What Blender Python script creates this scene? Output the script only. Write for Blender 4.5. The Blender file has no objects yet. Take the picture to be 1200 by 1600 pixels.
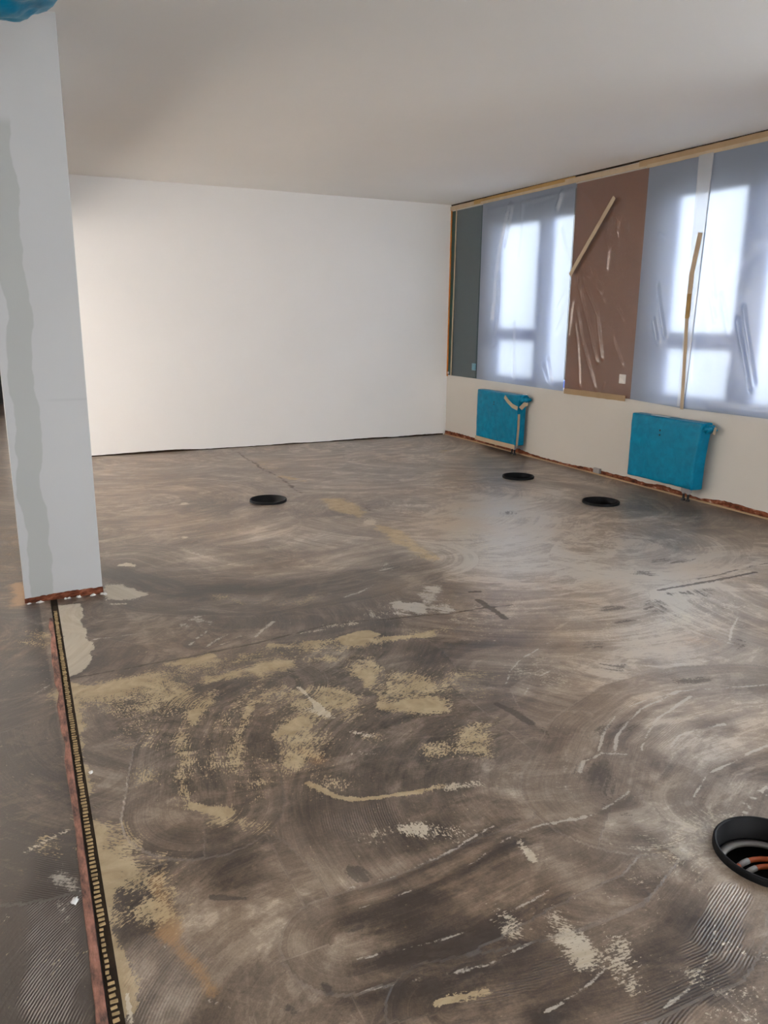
import bpy, bmesh, math, random
import numpy as np
from mathutils import Vector, Matrix, noise as mnoise

sc = bpy.context.scene
col = sc.collection
random.seed(7)
R = math.radians

# ------------------------------------------------------------------ camera
XR, YB, HC = 5.30, 9.00, 2.88          # window wall, back wall, ceiling height
YAW, PITCH, ROLL, FPX = 0.454432, 0.242890, 0.008974, 1222.18
cam_d = bpy.data.cameras.new('camera')
cam = bpy.data.objects.new('camera', cam_d)
col.objects.link(cam)
fw = Vector((math.sin(YAW)*math.cos(PITCH), math.cos(YAW)*math.cos(PITCH), -math.sin(PITCH)))
r0 = Vector((math.cos(YAW), -math.sin(YAW), 0.0))
u0 = r0.cross(fw)
rt = r0*math.cos(ROLL) + u0*math.sin(ROLL)
up = -r0*math.sin(ROLL) + u0*math.cos(ROLL)
m = Matrix.Identity(4)
for i in range(3):
    m[i][0], m[i][1], m[i][2] = rt[i], up[i], -fw[i]
m[2][3] = 1.5
cam.matrix_world = m
cam_d.sensor_fit = 'VERTICAL'
cam_d.sensor_height = 32.0
cam_d.lens = FPX/1600.0*32.0
cam_d.clip_start = 0.05
sc.camera = cam

# ------------------------------------------------------------------ sky and exposure
SKY = 13.0
wd = bpy.data.worlds.new('overcast_sky')
sc.world = wd
wd.use_nodes = True
bg = wd.node_tree.nodes['Background']
bg.inputs[0].default_value = (0.97, 0.985, 1.0, 1)
bg.inputs[1].default_value = SKY
sc.view_settings.view_transform = 'Standard'
sc.view_settings.look = 'None'
sc.view_settings.gamma = 1.0
sc.view_settings.use_curve_mapping = False
sc.view_settings.exposure = 0.50
sc.cycles.use_denoising = True
sc.cycles.max_bounces = 9
sc.cycles.diffuse_bounces = 6
sc.cycles.transmission_bounces = 6
sc.cycles.use_adaptive_sampling = True
sc.cycles.adaptive_threshold = 0.05
sc.cycles.transparent_max_bounces = 16
sc.cycles.sample_clamp_indirect = 12.0

def portal(loc, rot, sx, sy):
    d = bpy.data.lights.new('window_portal', 'AREA')
    d.shape = 'RECTANGLE'
    d.size, d.size_y = sx, sy
    d.cycles.is_portal = True
    o = bpy.data.objects.new('window_portal', d)
    o.location = loc
    o.rotation_euler = rot
    col.objects.link(o)

# ------------------------------------------------------------------ helpers
def tag(o, label=None, cat=None, group=None, kind=None):
    if label: o['label'] = label
    if cat: o['category'] = cat
    if group: o['group'] = group
    if kind: o['kind'] = kind
    return o

def empty(name, loc=(0, 0, 0)):
    o = bpy.data.objects.new(name, None)
    o.location = loc
    o.empty_display_size = 0.1
    col.objects.link(o)
    return o

def link(name, me, mat=None, parent=None, smooth=False):
    o = bpy.data.objects.new(name, me)
    if mat is not None and not me.materials:
        me.materials.append(mat)
    if smooth:
        for p in me.polygons: p.use_smooth = True
    col.objects.link(o)
    if parent is not None:
        o.parent = parent
        if parent.type == 'EMPTY':
            o.matrix_parent_inverse = Matrix.Translation(parent.location).inverted()
    return o

def from_bm(name, bm, mat=None, parent=None, smooth=False):
    bmesh.ops.recalc_face_normals(bm, faces=bm.faces[:])
    me = bpy.data.meshes.new(name)
    bm.to_mesh(me)
    bm.free()
    return link(name, me, mat, parent, smooth)

def bm_box(bm, x0, x1, y0, y1, z0, z1, bev=0.0):
    r = bmesh.ops.create_cube(bm, size=1.0)
    vs = r['verts']
    for v in vs:
        v.co = Vector((x0 if v.co.x < 0 else x1, y0 if v.co.y < 0 else y1, z0 if v.co.z < 0 else z1))
    if bev > 0:
        es = list({e for v in vs for e in v.link_edges})
        bmesh.ops.bevel(bm, geom=es, offset=bev, segments=2, affect='EDGES', profile=0.5)

def box(name, b, mat, parent=None, bev=0.0):
    bm = bmesh.new()
    bm_box(bm, *b, bev=bev)
    return from_bm(name, bm, mat, parent)

def boxes(name, bs, mat, parent=None, bev=0.0):
    bm = bmesh.new()
    for b in bs: bm_box(bm, *b, bev=bev)
    return from_bm(name, bm, mat, parent)

def tube(bm, pts, r, seg=10, cap=True):
    pts = [Vector(p) for p in pts]
    rings = []
    prev = None
    for i, p in enumerate(pts):
        t = (pts[min(i+1, len(pts)-1)] - pts[max(i-1, 0)]).normalized()
        a = prev if prev is not None else (Vector((0, 0, 1)) if abs(t.z) < 0.9 else Vector((1, 0, 0)))
        n = (a - t*a.dot(t)).normalized()
        prev = n
        b = t.cross(n)
        rr = r[i] if isinstance(r, (list, tuple)) else r
        rings.append([bm.verts.new(p + (n*math.cos(2*math.pi*k/seg) + b*math.sin(2*math.pi*k/seg))*rr) for k in range(seg)])
    for A, B in zip(rings, rings[1:]):
        for k in range(seg):
            bm.faces.new((A[k], A[(k+1) % seg], B[(k+1) % seg], B[k]))
    if cap:
        bm.faces.new(rings[0][::-1])
        bm.faces.new(rings[-1])

def lathe(bm, prof, c, seg=64):
    rings = []
    for r, z in prof:
        rings.append([bm.verts.new((c[0]+r*math.cos(2*math.pi*k/seg), c[1]+r*math.sin(2*math.pi*k/seg), c[2]+z)) for k in range(seg)])
    for A, B in zip(rings, rings[1:]):
        for k in range(seg):
            bm.faces.new((A[k], A[(k+1) % seg], B[(k+1) % seg], B[k]))
    return rings

# ------------------------------------------------------------------ materials
class NT:
    def __init__(self, name):
        self.m = bpy.data.materials.new(name)
        self.m.use_nodes = True
        self.t = self.m.node_tree
        self.t.nodes.clear()
        self.out = self.t.nodes.new('ShaderNodeOutputMaterial')
    def n(self, typ, **kw):
        nd = self.t.nodes.new(typ)
        for k, v in kw.items(): setattr(nd, k, v)
        return nd
    def l(self, a, b):
        self.t.links.new(a, b)
    def set(self, sock, v):
        if hasattr(v, 'is_linked') or hasattr(v, 'links'): self.l(v, sock)
        else: sock.default_value = v
    def math(self, op, a, b=None, c=None, clamp=False):
        nd = self.n('ShaderNodeMath', operation=op, use_clamp=clamp)
        self.set(nd.inputs[0], a)
        if b is not None: self.set(nd.inputs[1], b)
        if c is not None: self.set(nd.inputs[2], c)
        return nd.outputs[0]
    def vmul(self, v, s):
        nd = self.n('ShaderNodeVectorMath', operation='MULTIPLY')
        self.l(v, nd.inputs[0]); nd.inputs[1].default_value = s
        return nd.outputs[0]
    def noise(self, vec, scale, detail=3.0, rough=0.55, dist=0.0):
        nd = self.n('ShaderNodeTexNoise')
        if vec is not None: self.l(vec, nd.inputs['Vector'])
        nd.inputs['Scale'].default_value = scale
        nd.inputs['Detail'].default_value = detail
        nd.inputs['Roughness'].default_value = rough
        nd.inputs['Distortion'].default_value = dist
        return nd.outputs[0]
    def ramp(self, f, stops):
        nd = self.n('ShaderNodeValToRGB')
        e = nd.color_ramp.elements
        while len(e) < len(stops): e.new(0.5)
        for el, (p, c) in zip(e, stops):
            el.position = p
            el.color = tuple(c)+(1,) if len(c) == 3 else c
        self.l(f, nd.inputs[0])
        return nd.outputs[0]
    def mix(self, f, a, b):
        nd = self.n('ShaderNodeMix', data_type='RGBA')
        self.set(nd.inputs[0], f)
        self.set(nd.inputs[6], a if hasattr(a, 'links') else tuple(a)+(1,))
        self.set(nd.inputs[7], b if hasattr(b, 'links') else tuple(b)+(1,))
        return nd.outputs[2]
    def sstep(self, v, lo, hi):
        nd = self.n('ShaderNodeMapRange', interpolation_type='SMOOTHSTEP')
        self.l(v, nd.inputs[0])
        nd.inputs[1].default_value, nd.inputs[2].default_value = lo, hi
        return nd.outputs[0]
    def bump(self, h, strength, dist):
        nd = self.n('ShaderNodeBump')
        nd.inputs['Strength'].default_value = strength
        nd.inputs['Distance'].default_value = dist
        self.l(h, nd.inputs['Height'])
        return nd.outputs[0]
    def principled(self, color, rough=0.5, spec=0.5, normal=None, metal=0.0, **kw):
        p = self.n('ShaderNodeBsdfPrincipled')
        self.set(p.inputs['Base Color'], color if hasattr(color, 'links') else tuple(color)+(1,))
        self.set(p.inputs['Roughness'], rough)
        self.set(p.inputs['Specular IOR Level'], spec)
        p.inputs['Metallic'].default_value = metal
        for k, v in kw.items(): self.set(p.inputs[k], v)
        if normal is not None: self.l(normal, p.inputs['Normal'])
        self.l(p.outputs[0], self.out.inputs[0])
        return p
    def pos(self):
        return self.n('ShaderNodeNewGeometry').outputs['Position']
    def obj(self):
        return self.n('ShaderNodeTexCoord').outputs['Object']

def srgb(r, g, b):
    return tuple(((c/255.0+0.055)/1.055)**2.4 if c/255.0 > 0.04045 else c/255.0/12.92 for c in (r, g, b))

def plain(name, color, rough=0.6, spec=0.4, var=0.06, scale=6.0, bump=0.0, bscale=60.0, metal=0.0):
    t = NT(name)
    p = t.pos()
    n1 = t.noise(p, scale, 4)
    lo = tuple(max(0, c*(1-var)) for c in color)
    hi = tuple(min(1, c*(1+var)) for c in color)
    c = t.ramp(n1, [(0.3, lo), (0.7, hi)])
    nrm = t.bump(t.noise(p, bscale, 3), bump, 0.002) if bump > 0 else None
    t.principled(c, rough, spec, nrm, metal)
    return t.m

M = {}
M['wall'] = plain('white_wall_paint', (0.87, 0.868, 0.86), 0.75, 0.25, 0.015, 1.2, 0.12, 220)
M['ceiling'] = plain('ceiling_paint', (0.86, 0.845, 0.815), 0.85, 0.15, 0.015, 0.8, 0.08, 200)
M['beige_wall'] = plain('cream_wall_paint', (0.82, 0.78, 0.73), 0.8, 0.2, 0.02, 1.0)
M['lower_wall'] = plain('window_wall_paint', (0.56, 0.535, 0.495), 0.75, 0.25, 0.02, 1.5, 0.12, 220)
M['brown'] = plain('brown_pier_paint', srgb(112, 72, 50), 0.6, 0.3, 0.06, 2.0)
M['green'] = plain('green_pier_paint', srgb(50, 70, 75), 0.5, 0.35, 0.08, 2.0)
M['deep_green'] = plain('dark_green_paint', srgb(14, 58, 52), 0.4, 0.4, 0.1, 3.0)
M['peach'] = plain('reveal_paint', srgb(214, 160, 128), 0.7, 0.2, 0.05, 2.0)  # brown reveal paint with the window glow put into its colour
M['frame'] = plain('window_frame_blue_grey', srgb(110, 148, 240), 0.45, 0.4, 0.03, 2.0)
M['blind'] = plain('window_blind_grey', srgb(92, 92, 88), 0.7, 0.2, 0.05, 3.0)
M['black'] = plain('black_plastic', (0.010, 0.010, 0.011), 0.5, 0.1, 0.2, 20.0)
M['black_metal'] = plain('black_metal', (0.02, 0.019, 0.02), 0.45, 0.3, 0.2, 20.0)
M['grey_plastic'] = plain('grey_plastic', (0.30, 0.29, 0.29), 0.4, 0.5, 0.1, 20.0)
M['orange_cable'] = plain('orange_conduit', srgb(176, 84, 44), 0.5, 0.4, 0.1, 30.0)
M['white_plastic'] = plain('white_plastic', (0.72, 0.70, 0.67), 0.4, 0.5, 0.03, 20.0)
M['blue_plastic'] = plain('blue_switch_plastic', srgb(95, 150, 170), 0.4, 0.5, 0.03, 20.0)
M['tape'] = plain('masking_tape_paper', srgb(180, 162, 138), 0.75, 0.2, 0.06, 12.0, 0.3, 80)
M['tape_yellow'] = plain('masking_tape_yellow', srgb(164, 134, 86), 0.7, 0.2, 0.10, 9.0, 0.3, 80)
M['tape_tan'] = plain('masking_tape_tan', srgb(164, 140, 110), 0.75, 0.2, 0.07, 9.0, 0.3, 80)
M['tape_orange'] = plain('masking_tape_orange', srgb(176, 108, 36), 0.65, 0.25, 0.12, 9.0, 0.3, 80)
M['dark_gap'] = plain('dark_joint_filler', (0.035, 0.024, 0.016), 0.9, 0.1, 0.3, 15.0)
M['dark_door'] = plain('dark_door_paint', (0.012, 0.012, 0.013), 0.5, 0.3, 0.2, 3.0)
M['ground'] = plain('outdoor_paving', (0.62, 0.62, 0.62), 0.9, 0.1, 0.1, 0.6)
M['crumb'] = plain('plaster_crumbs', (0.78, 0.77, 0.75), 0.8, 0.2, 0.05, 60.0)
M['tooth'] = plain('joint_tooth_mortar', srgb(166, 142, 104), 0.75, 0.2, 0.35, 45.0, 0.4, 200)
M['socket'] = plain('floor_socket_grey', (0.22, 0.21, 0.205), 0.5, 0.4, 0.12, 30.0)

def mat_glass():
    t = NT('window_glass')
    tr = t.n('ShaderNodeBsdfTransparent'); tr.inputs[0].default_value = (0.93, 0.96, 0.97, 1)
    gl = t.n('ShaderNodeBsdfGlossy'); gl.inputs['Roughness'].default_value = 0.02
    fr = t.n('ShaderNodeFresnel'); fr.inputs[0].default_value = 1.3
    mx = t.n('ShaderNodeMixShader')
    t.l(fr.outputs[0], mx.inputs[0]); t.l(tr.outputs[0], mx.inputs[1]); t.l(gl.outputs[0], mx.inputs[2])
    t.l(mx.outputs[0], t.out.inputs[0])
    return t.m
M['glass'] = mat_glass()

def mat_film(name, clear, trans, refl, tint=(0.9, 0.93, 1.0), rough=0.58, ior=1.32, gloss=0.06, spots=0.0, veil=0.04, back=(0.86, 0.87, 0.88)):
    # thin plastic film: part of the light goes straight on, part is scattered forward, part is spread, a little is reflected
    t = NT(name)
    p = t.pos()
    nz = t.noise(p, 55.0, 3, 0.6)
    crease = t.noise(t.vmul(p, (1, 2.5, 0.8)), 9.0, 4, 0.6, 0.6)
    nrm = t.bump(t.math('ADD', t.math('MULTIPLY', nz, 0.25), crease), 0.35, 0.006)
    rf = t.n('ShaderNodeBsdfRefraction')
    rf.inputs['Color'].default_value = tuple(c*trans for c in tint)+(1,)
    rf.inputs['Roughness'].default_value = rough
    rf.inputs['IOR'].default_value = ior
    tr = t.n('ShaderNodeBsdfTransparent'); tr.inputs[0].default_value = tuple(trans*c for c in tint)+(1,)
    tl = t.n('ShaderNodeBsdfTranslucent'); tl.inputs[0].default_value = tuple(c*min(1, trans*1.15) for c in tint)+(1,)
    df = t.n('ShaderNodeBsdfDiffuse'); df.inputs[0].default_value = back+(1,)
    gl = t.n('ShaderNodeBsdfGlossy'); gl.inputs['Roughness'].default_value = 0.22
    t.l(nrm, gl.inputs['Normal'])
    def mix(f, a, b):
        mx = t.n('ShaderNodeMixShader')
        t.set(mx.inputs[0], f)
        t.l(a.outputs[0], mx.inputs[1]); t.l(b.outputs[0], mx.inputs[2])
        return mx
    s = mix(clear, rf, tr)
    s = mix(veil, s, tl)
    f = refl
    if spots > 0:
        f = t.math('ADD', refl, t.math('MULTIPLY', t.sstep(t.noise(p, 38.0, 3, 0.7), 0.62, 0.72), spots))
    s = mix(f, s, df)
    s = mix(gloss, s, gl)
    t.l(s.outputs[0], t.out.inputs[0])
    return t.m
M['film_window'] = mat_film('milky_window_film', 0.03, 0.138, 0.27, (0.80, 0.865, 1.0), veil=0.40, back=(0.66, 0.77, 0.96))
M['film_clear'] = mat_film('clear_masking_film', 0.95, 0.97, 0.04, (1, 1, 1), gloss=0.07)
M['film_flap'] = mat_film('loose_film_flap', 0.90, 0.95, 0.30, (1, 1, 1), gloss=0.06)

def mat_warm_cover():  # translucent sheet added to tint the left-bay light warm
    t = NT('cream_cover_paper')
    tl = t.n('ShaderNodeBsdfTranslucent'); tl.inputs[0].default_value = (1.0, 0.945, 0.89, 1)
    df = t.n('ShaderNodeBsdfDiffuse'); df.inputs[0].default_value = (0.8, 0.7, 0.6, 1)
    mx = t.n('ShaderNodeMixShader'); mx.inputs[0].default_value = 0.12
    t.l(tl.outputs[0], mx.inputs[1]); t.l(df.outputs[0], mx.inputs[2]); t.l(mx.outputs[0], t.out.inputs[0])
    return t.m
M['paper'] = mat_warm_cover()

def mat_blue_film():
    t = NT('turquoise_wrap_film')
    p = t.pos()
    n1 = t.noise(p, 14.0, 4, 0.6, 0.5)
    n2 = t.noise(p, 70.0, 3)
    c = t.ramp(n1, [(0.25, srgb(0, 104, 136)), (0.6, srgb(0, 124, 160)), (0.85, srgb(0, 142, 178))])
    nrm = t.bump(t.math('ADD', n1, t.math('MULTIPLY', n2, 0.06)), 0.30, 0.008)
    t.principled(c, 0.36, 0.16, nrm)
    return t.m
M['wrap'] = mat_blue_film()

def mat_red_edge():
    t = NT('bare_red_brown_edge')
    p = t.pos()
    n1 = t.noise(t.vmul(p, (6, 6, 14)), 2.6, 5, 0.65)
    n2 = t.noise(p, 45.0, 3, 0.6)
    c = t.ramp(n1, [(0.30, srgb(48, 28, 20)), (0.48, srgb(108, 58, 38)), (0.60, srgb(138, 82, 58)), (0.74, srgb(186, 164, 148))])
    t.principled(c, 0.8, 0.2, t.bump(n2, 0.6, 0.004))
    return t.m
M['red_edge'] = mat_red_edge()

def mat_pink_strip():
    t = NT('pink_joint_strip')
    p = t.pos()
    n1 = t.noise(t.vmul(p, (1, 0.3, 1)), 24.0, 5, 0.75)
    n2 = t.noise(p, 90.0, 3, 0.6)
    c = t.ramp(n1, [(0.36, srgb(72, 60, 56)), (0.46, srgb(126, 92, 80)), (0.58, srgb(168, 118, 102)), (0.75, srgb(186, 150, 136))])
    t.principled(c, 0.7, 0.3, t.bump(n2, 0.5, 0.002))
    return t.m
M['pink'] = mat_pink_strip()

def mat_pillar():
    # white paint with an unpainted grey filler run down the face (a patch with a shape of its own)
    t = NT('pillar_paint')
    p = t.pos()
    sx = t.n('ShaderNodeSeparateXYZ'); t.l(p, sx.inputs[0])
    zz = t.vmul(p, (0, 0, 1))
    wob = t.math('SUBTRACT', t.noise(zz, 2.3, 2, 0.5), 0.5)
    wid = t.noise(zz, 4.1, 3, 0.6)
    cx = t.math('ADD', t.math('MULTIPLY', wob, 0.16), 0.105)
    d = t.math('ABSOLUTE', t.math('SUBTRACT', sx.outputs[0], cx))
    hw = t.math('MULTIPLY_ADD', wid, 0.06, 0.028)
    mask = t.sstep(t.math('SUBTRACT', d, hw), 0.004, -0.004)
    mask = t.math('MULTIPLY', mask, t.sstep(sx.outputs[2], 2.42, 2.36))
    base = t.ramp(t.noise(p, 2.0, 3), [(0.3, (0.50, 0.505, 0.51)), (0.7, (0.52, 0.525, 0.53))])
    c = t.mix(mask, base, (0.42, 0.43, 0.42))
    line = t.math('MULTIPLY', t.sstep(t.math('ABSOLUTE', t.math('SUBTRACT', sx.outputs[2], 1.075)), 0.012, 0.0), t.sstep(sx.outputs[0], 0.17, 0.26))
    c = t.mix(t.math('MULTIPLY', line, 0.35), c, (0.40, 0.41, 0.42))
    t.principled(c, 0.6, 0.3, t.bump(t.noise(p, 180.0, 3), 0.12, 0.002))
    return t.m
M['pillar'] = mat_pillar()

def mat_floor():
    t = NT('stripped_screed_floor')
    p = t.pos()
    def attr(n):
        a = t.n('ShaderNodeAttribute'); a.attribute_name = n
        return a
    a1 = attr('mark_a'); a2 = attr('mark_b'); fl = attr('flow').outputs['Vector']
    s1 = t.n('ShaderNodeSeparateColor'); t.l(a1.outputs['Color'], s1.inputs[0])
    s2 = t.n('ShaderNodeSeparateColor'); t.l(a2.outputs['Color'], s2.inputs[0])
    tone, tan, ochre, white = s1.outputs[0], s1.outputs[1], s1.outputs[2], a1.outputs['Alpha']
    cream, ridge, gloss, dark = s2.outputs[0], s2.outputs[1], s2.outputs[2], a2.outputs['Alpha']
    c5 = lambda s: t.math('SUBTRACT', s, 0.5)
    streak = t.noise(t.vmul(fl, (2.6, 34, 1)), 1.0, 4, 0.62, 0.3)
    band = t.noise(t.vmul(fl, (0.9, 7.5, 1)), 1.0, 3, 0.55, 0.4)
    iso = t.noise(p, 2.6, 5, 0.62, 0.7)
    mid = t.noise(p, 13.0, 5, 0.66, 0.8)
    fine = t.noise(p, 95.0, 4, 0.7)
    flake = t.noise(t.vmul(fl, (55, 190, 1)), 1.0, 3, 0.6, 0.4)
    # comb lines left by the notched trowel
    sf = t.n('ShaderNodeSeparateXYZ'); t.l(fl, sf.inputs[0])
    comb = t.math('SINE', t.math('MULTIPLY', t.math('ADD', sf.outputs[1], t.math('MULTIPLY', mid, 0.006)), 2*math.pi/0.0075))
    gate = t.sstep(t.math('ADD', t.math('MULTIPLY', ridge, 0.8), t.math('ADD', c5(band), t.math('MULTIPLY', c5(mid), 0.5))), 0.16, 0.5)
    gate = t.math('MULTIPLY', gate, t.sstep(ridge, 0.03, 0.2))
    combg = t.math('MULTIPLY', comb, gate)
    v = t.math('ADD', tone, 0.32)
    v = t.math('MULTIPLY_ADD', c5(band), 0.46, v)
    v = t.math('MULTIPLY_ADD', c5(streak), 0.42, v)
    v = t.math('MULTIPLY_ADD', c5(iso), 0.62, v)
    v = t.math('MULTIPLY_ADD', c5(mid), 0.42, v)
    v = t.math('MULTIPLY_ADD', c5(fine), 0.42, v)
    scratch = t.noise(t.vmul(fl, (7, 240, 1)), 1.0, 3, 0.6, 0.2)
    v = t.math('MULTIPLY_ADD', c5(scratch), 0.34, v)
    grit = t.noise(p, 240.0, 2, 0.6)
    v = t.math('MULTIPLY_ADD', c5(grit), 0.30, v)
    smear = t.noise(t.vmul(fl, (1.3, 4.2, 1)), 1.0, 5, 0.68, 1.4)
    v = t.math('MULTIPLY_ADD', t.sstep(smear, 0.47, 0.60), 0.20, v)
    smear2 = t.noise(t.vmul(p, (1.6, 3.0, 1)), 1.0, 5, 0.72, 1.8)
    v = t.math('MULTIPLY_ADD', t.sstep(smear2, 0.50, 0.60), 0.17, v)
    v = t.math('MULTIPLY_ADD', combg, 0.07, v)
    base = t.ramp(v, [(0.02, srgb(58, 48, 42)), (0.30, srgb(94, 81, 70)), (0.55, srgb(126, 112, 99)), (0.82, srgb(160, 147, 133)), (1.0, srgb(190, 180, 167))])
    hue = t.ramp(t.noise(p, 1.1, 3), [(0.35, srgb(255, 238, 218)), (0.6, srgb(250, 250, 250))])
    mh = t.n('ShaderNodeMix', data_type='RGBA', blend_type='MULTIPLY'); mh.inputs[0].default_value = 0.7
    t.l(base, mh.inputs[6]); t.l(hue, mh.inputs[7])
    c = mh.outputs[2]
    # glue and filler remains, with painted window sheen in the white mask
    nf = t.math('ADD', t.math('MULTIPLY', c5(flake), 1.25), t.math('ADD', t.math('MULTIPLY', c5(mid), 0.75), t.math('MULTIPLY', c5(fine), 0.9)))
    och = t.sstep(t.math('MULTIPLY_ADD', nf, 1.0, ochre), 0.15, 1.0)
    c = t.mix(t.math('MULTIPLY', och, 0.75), c, srgb(164, 126, 82))
    tm = t.math('MULTIPLY', t.sstep(t.math('MULTIPLY_ADD', nf, 1.35, tan), 0.46, 0.57), t.sstep(tan, 0.03, 0.15))
    c = t.mix(t.math('MULTIPLY', tm, 0.70), c, t.ramp(mid, [(0.3, srgb(172, 148, 108)), (0.7, srgb(206, 186, 148))]))
    nw = t.math('ADD', t.math('MULTIPLY', c5(streak), 1.1), t.math('ADD', t.math('MULTIPLY', c5(mid), 0.6), t.math('MULTIPLY', c5(fine), 0.8)))
    wm = t.sstep(t.math('ADD', white, nw), 0.44, 0.60)
    c = t.mix(t.math('MULTIPLY', wm, 0.66), c, srgb(198, 190, 178))
    cm = t.math('MULTIPLY', t.sstep(t.math('MULTIPLY_ADD', nf, 1.2, cream), 0.46, 0.60), t.sstep(cream, 0.03, 0.15))
    c = t.mix(t.math('MULTIPLY', cm, 0.85), c, t.ramp(streak, [(0.3, srgb(184, 170, 146)), (0.7, srgb(208, 198, 180))]))
    dm = t.math('MULTIPLY', t.sstep(t.math('MULTIPLY_ADD', nw, 1.0, dark), 0.32, 0.52), t.sstep(dark, 0.04, 0.2))
    c = t.mix(t.math('MULTIPLY', dm, 0.75), c, srgb(66, 55, 48))
    # scattered small flecks everywhere
    spk = t.sstep(t.noise(t.vmul(fl, (38, 110, 1)), 1.0, 3, 0.6), 0.665, 0.72)
    spg = t.math('MULTIPLY', spk, t.sstep(iso, 0.42, 0.6))
    c = t.mix(t.math('MULTIPLY', spg, 0.6), c, srgb(196, 178, 146))
    h = t.math('MULTIPLY', streak, 0.5)
    h = t.math('MULTIPLY_ADD', fine, 0.25, h)
    h = t.math('MULTIPLY_ADD', combg, 0.22, h)
    nrm = t.bump(h, 0.55, 0.004)
    ro = t.math('MULTIPLY_ADD', mid, 0.15, 0.27)
    ro = t.math('MULTIPLY_ADD', gloss, -0.03, ro)
    ro = t.math('MULTIPLY_ADD', t.math('ADD', tm, dm), 0.2, ro, clamp=True)
    t.principled(c, ro, 0.85, nrm)
    return t.m
M['floor'] = mat_floor()

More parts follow.
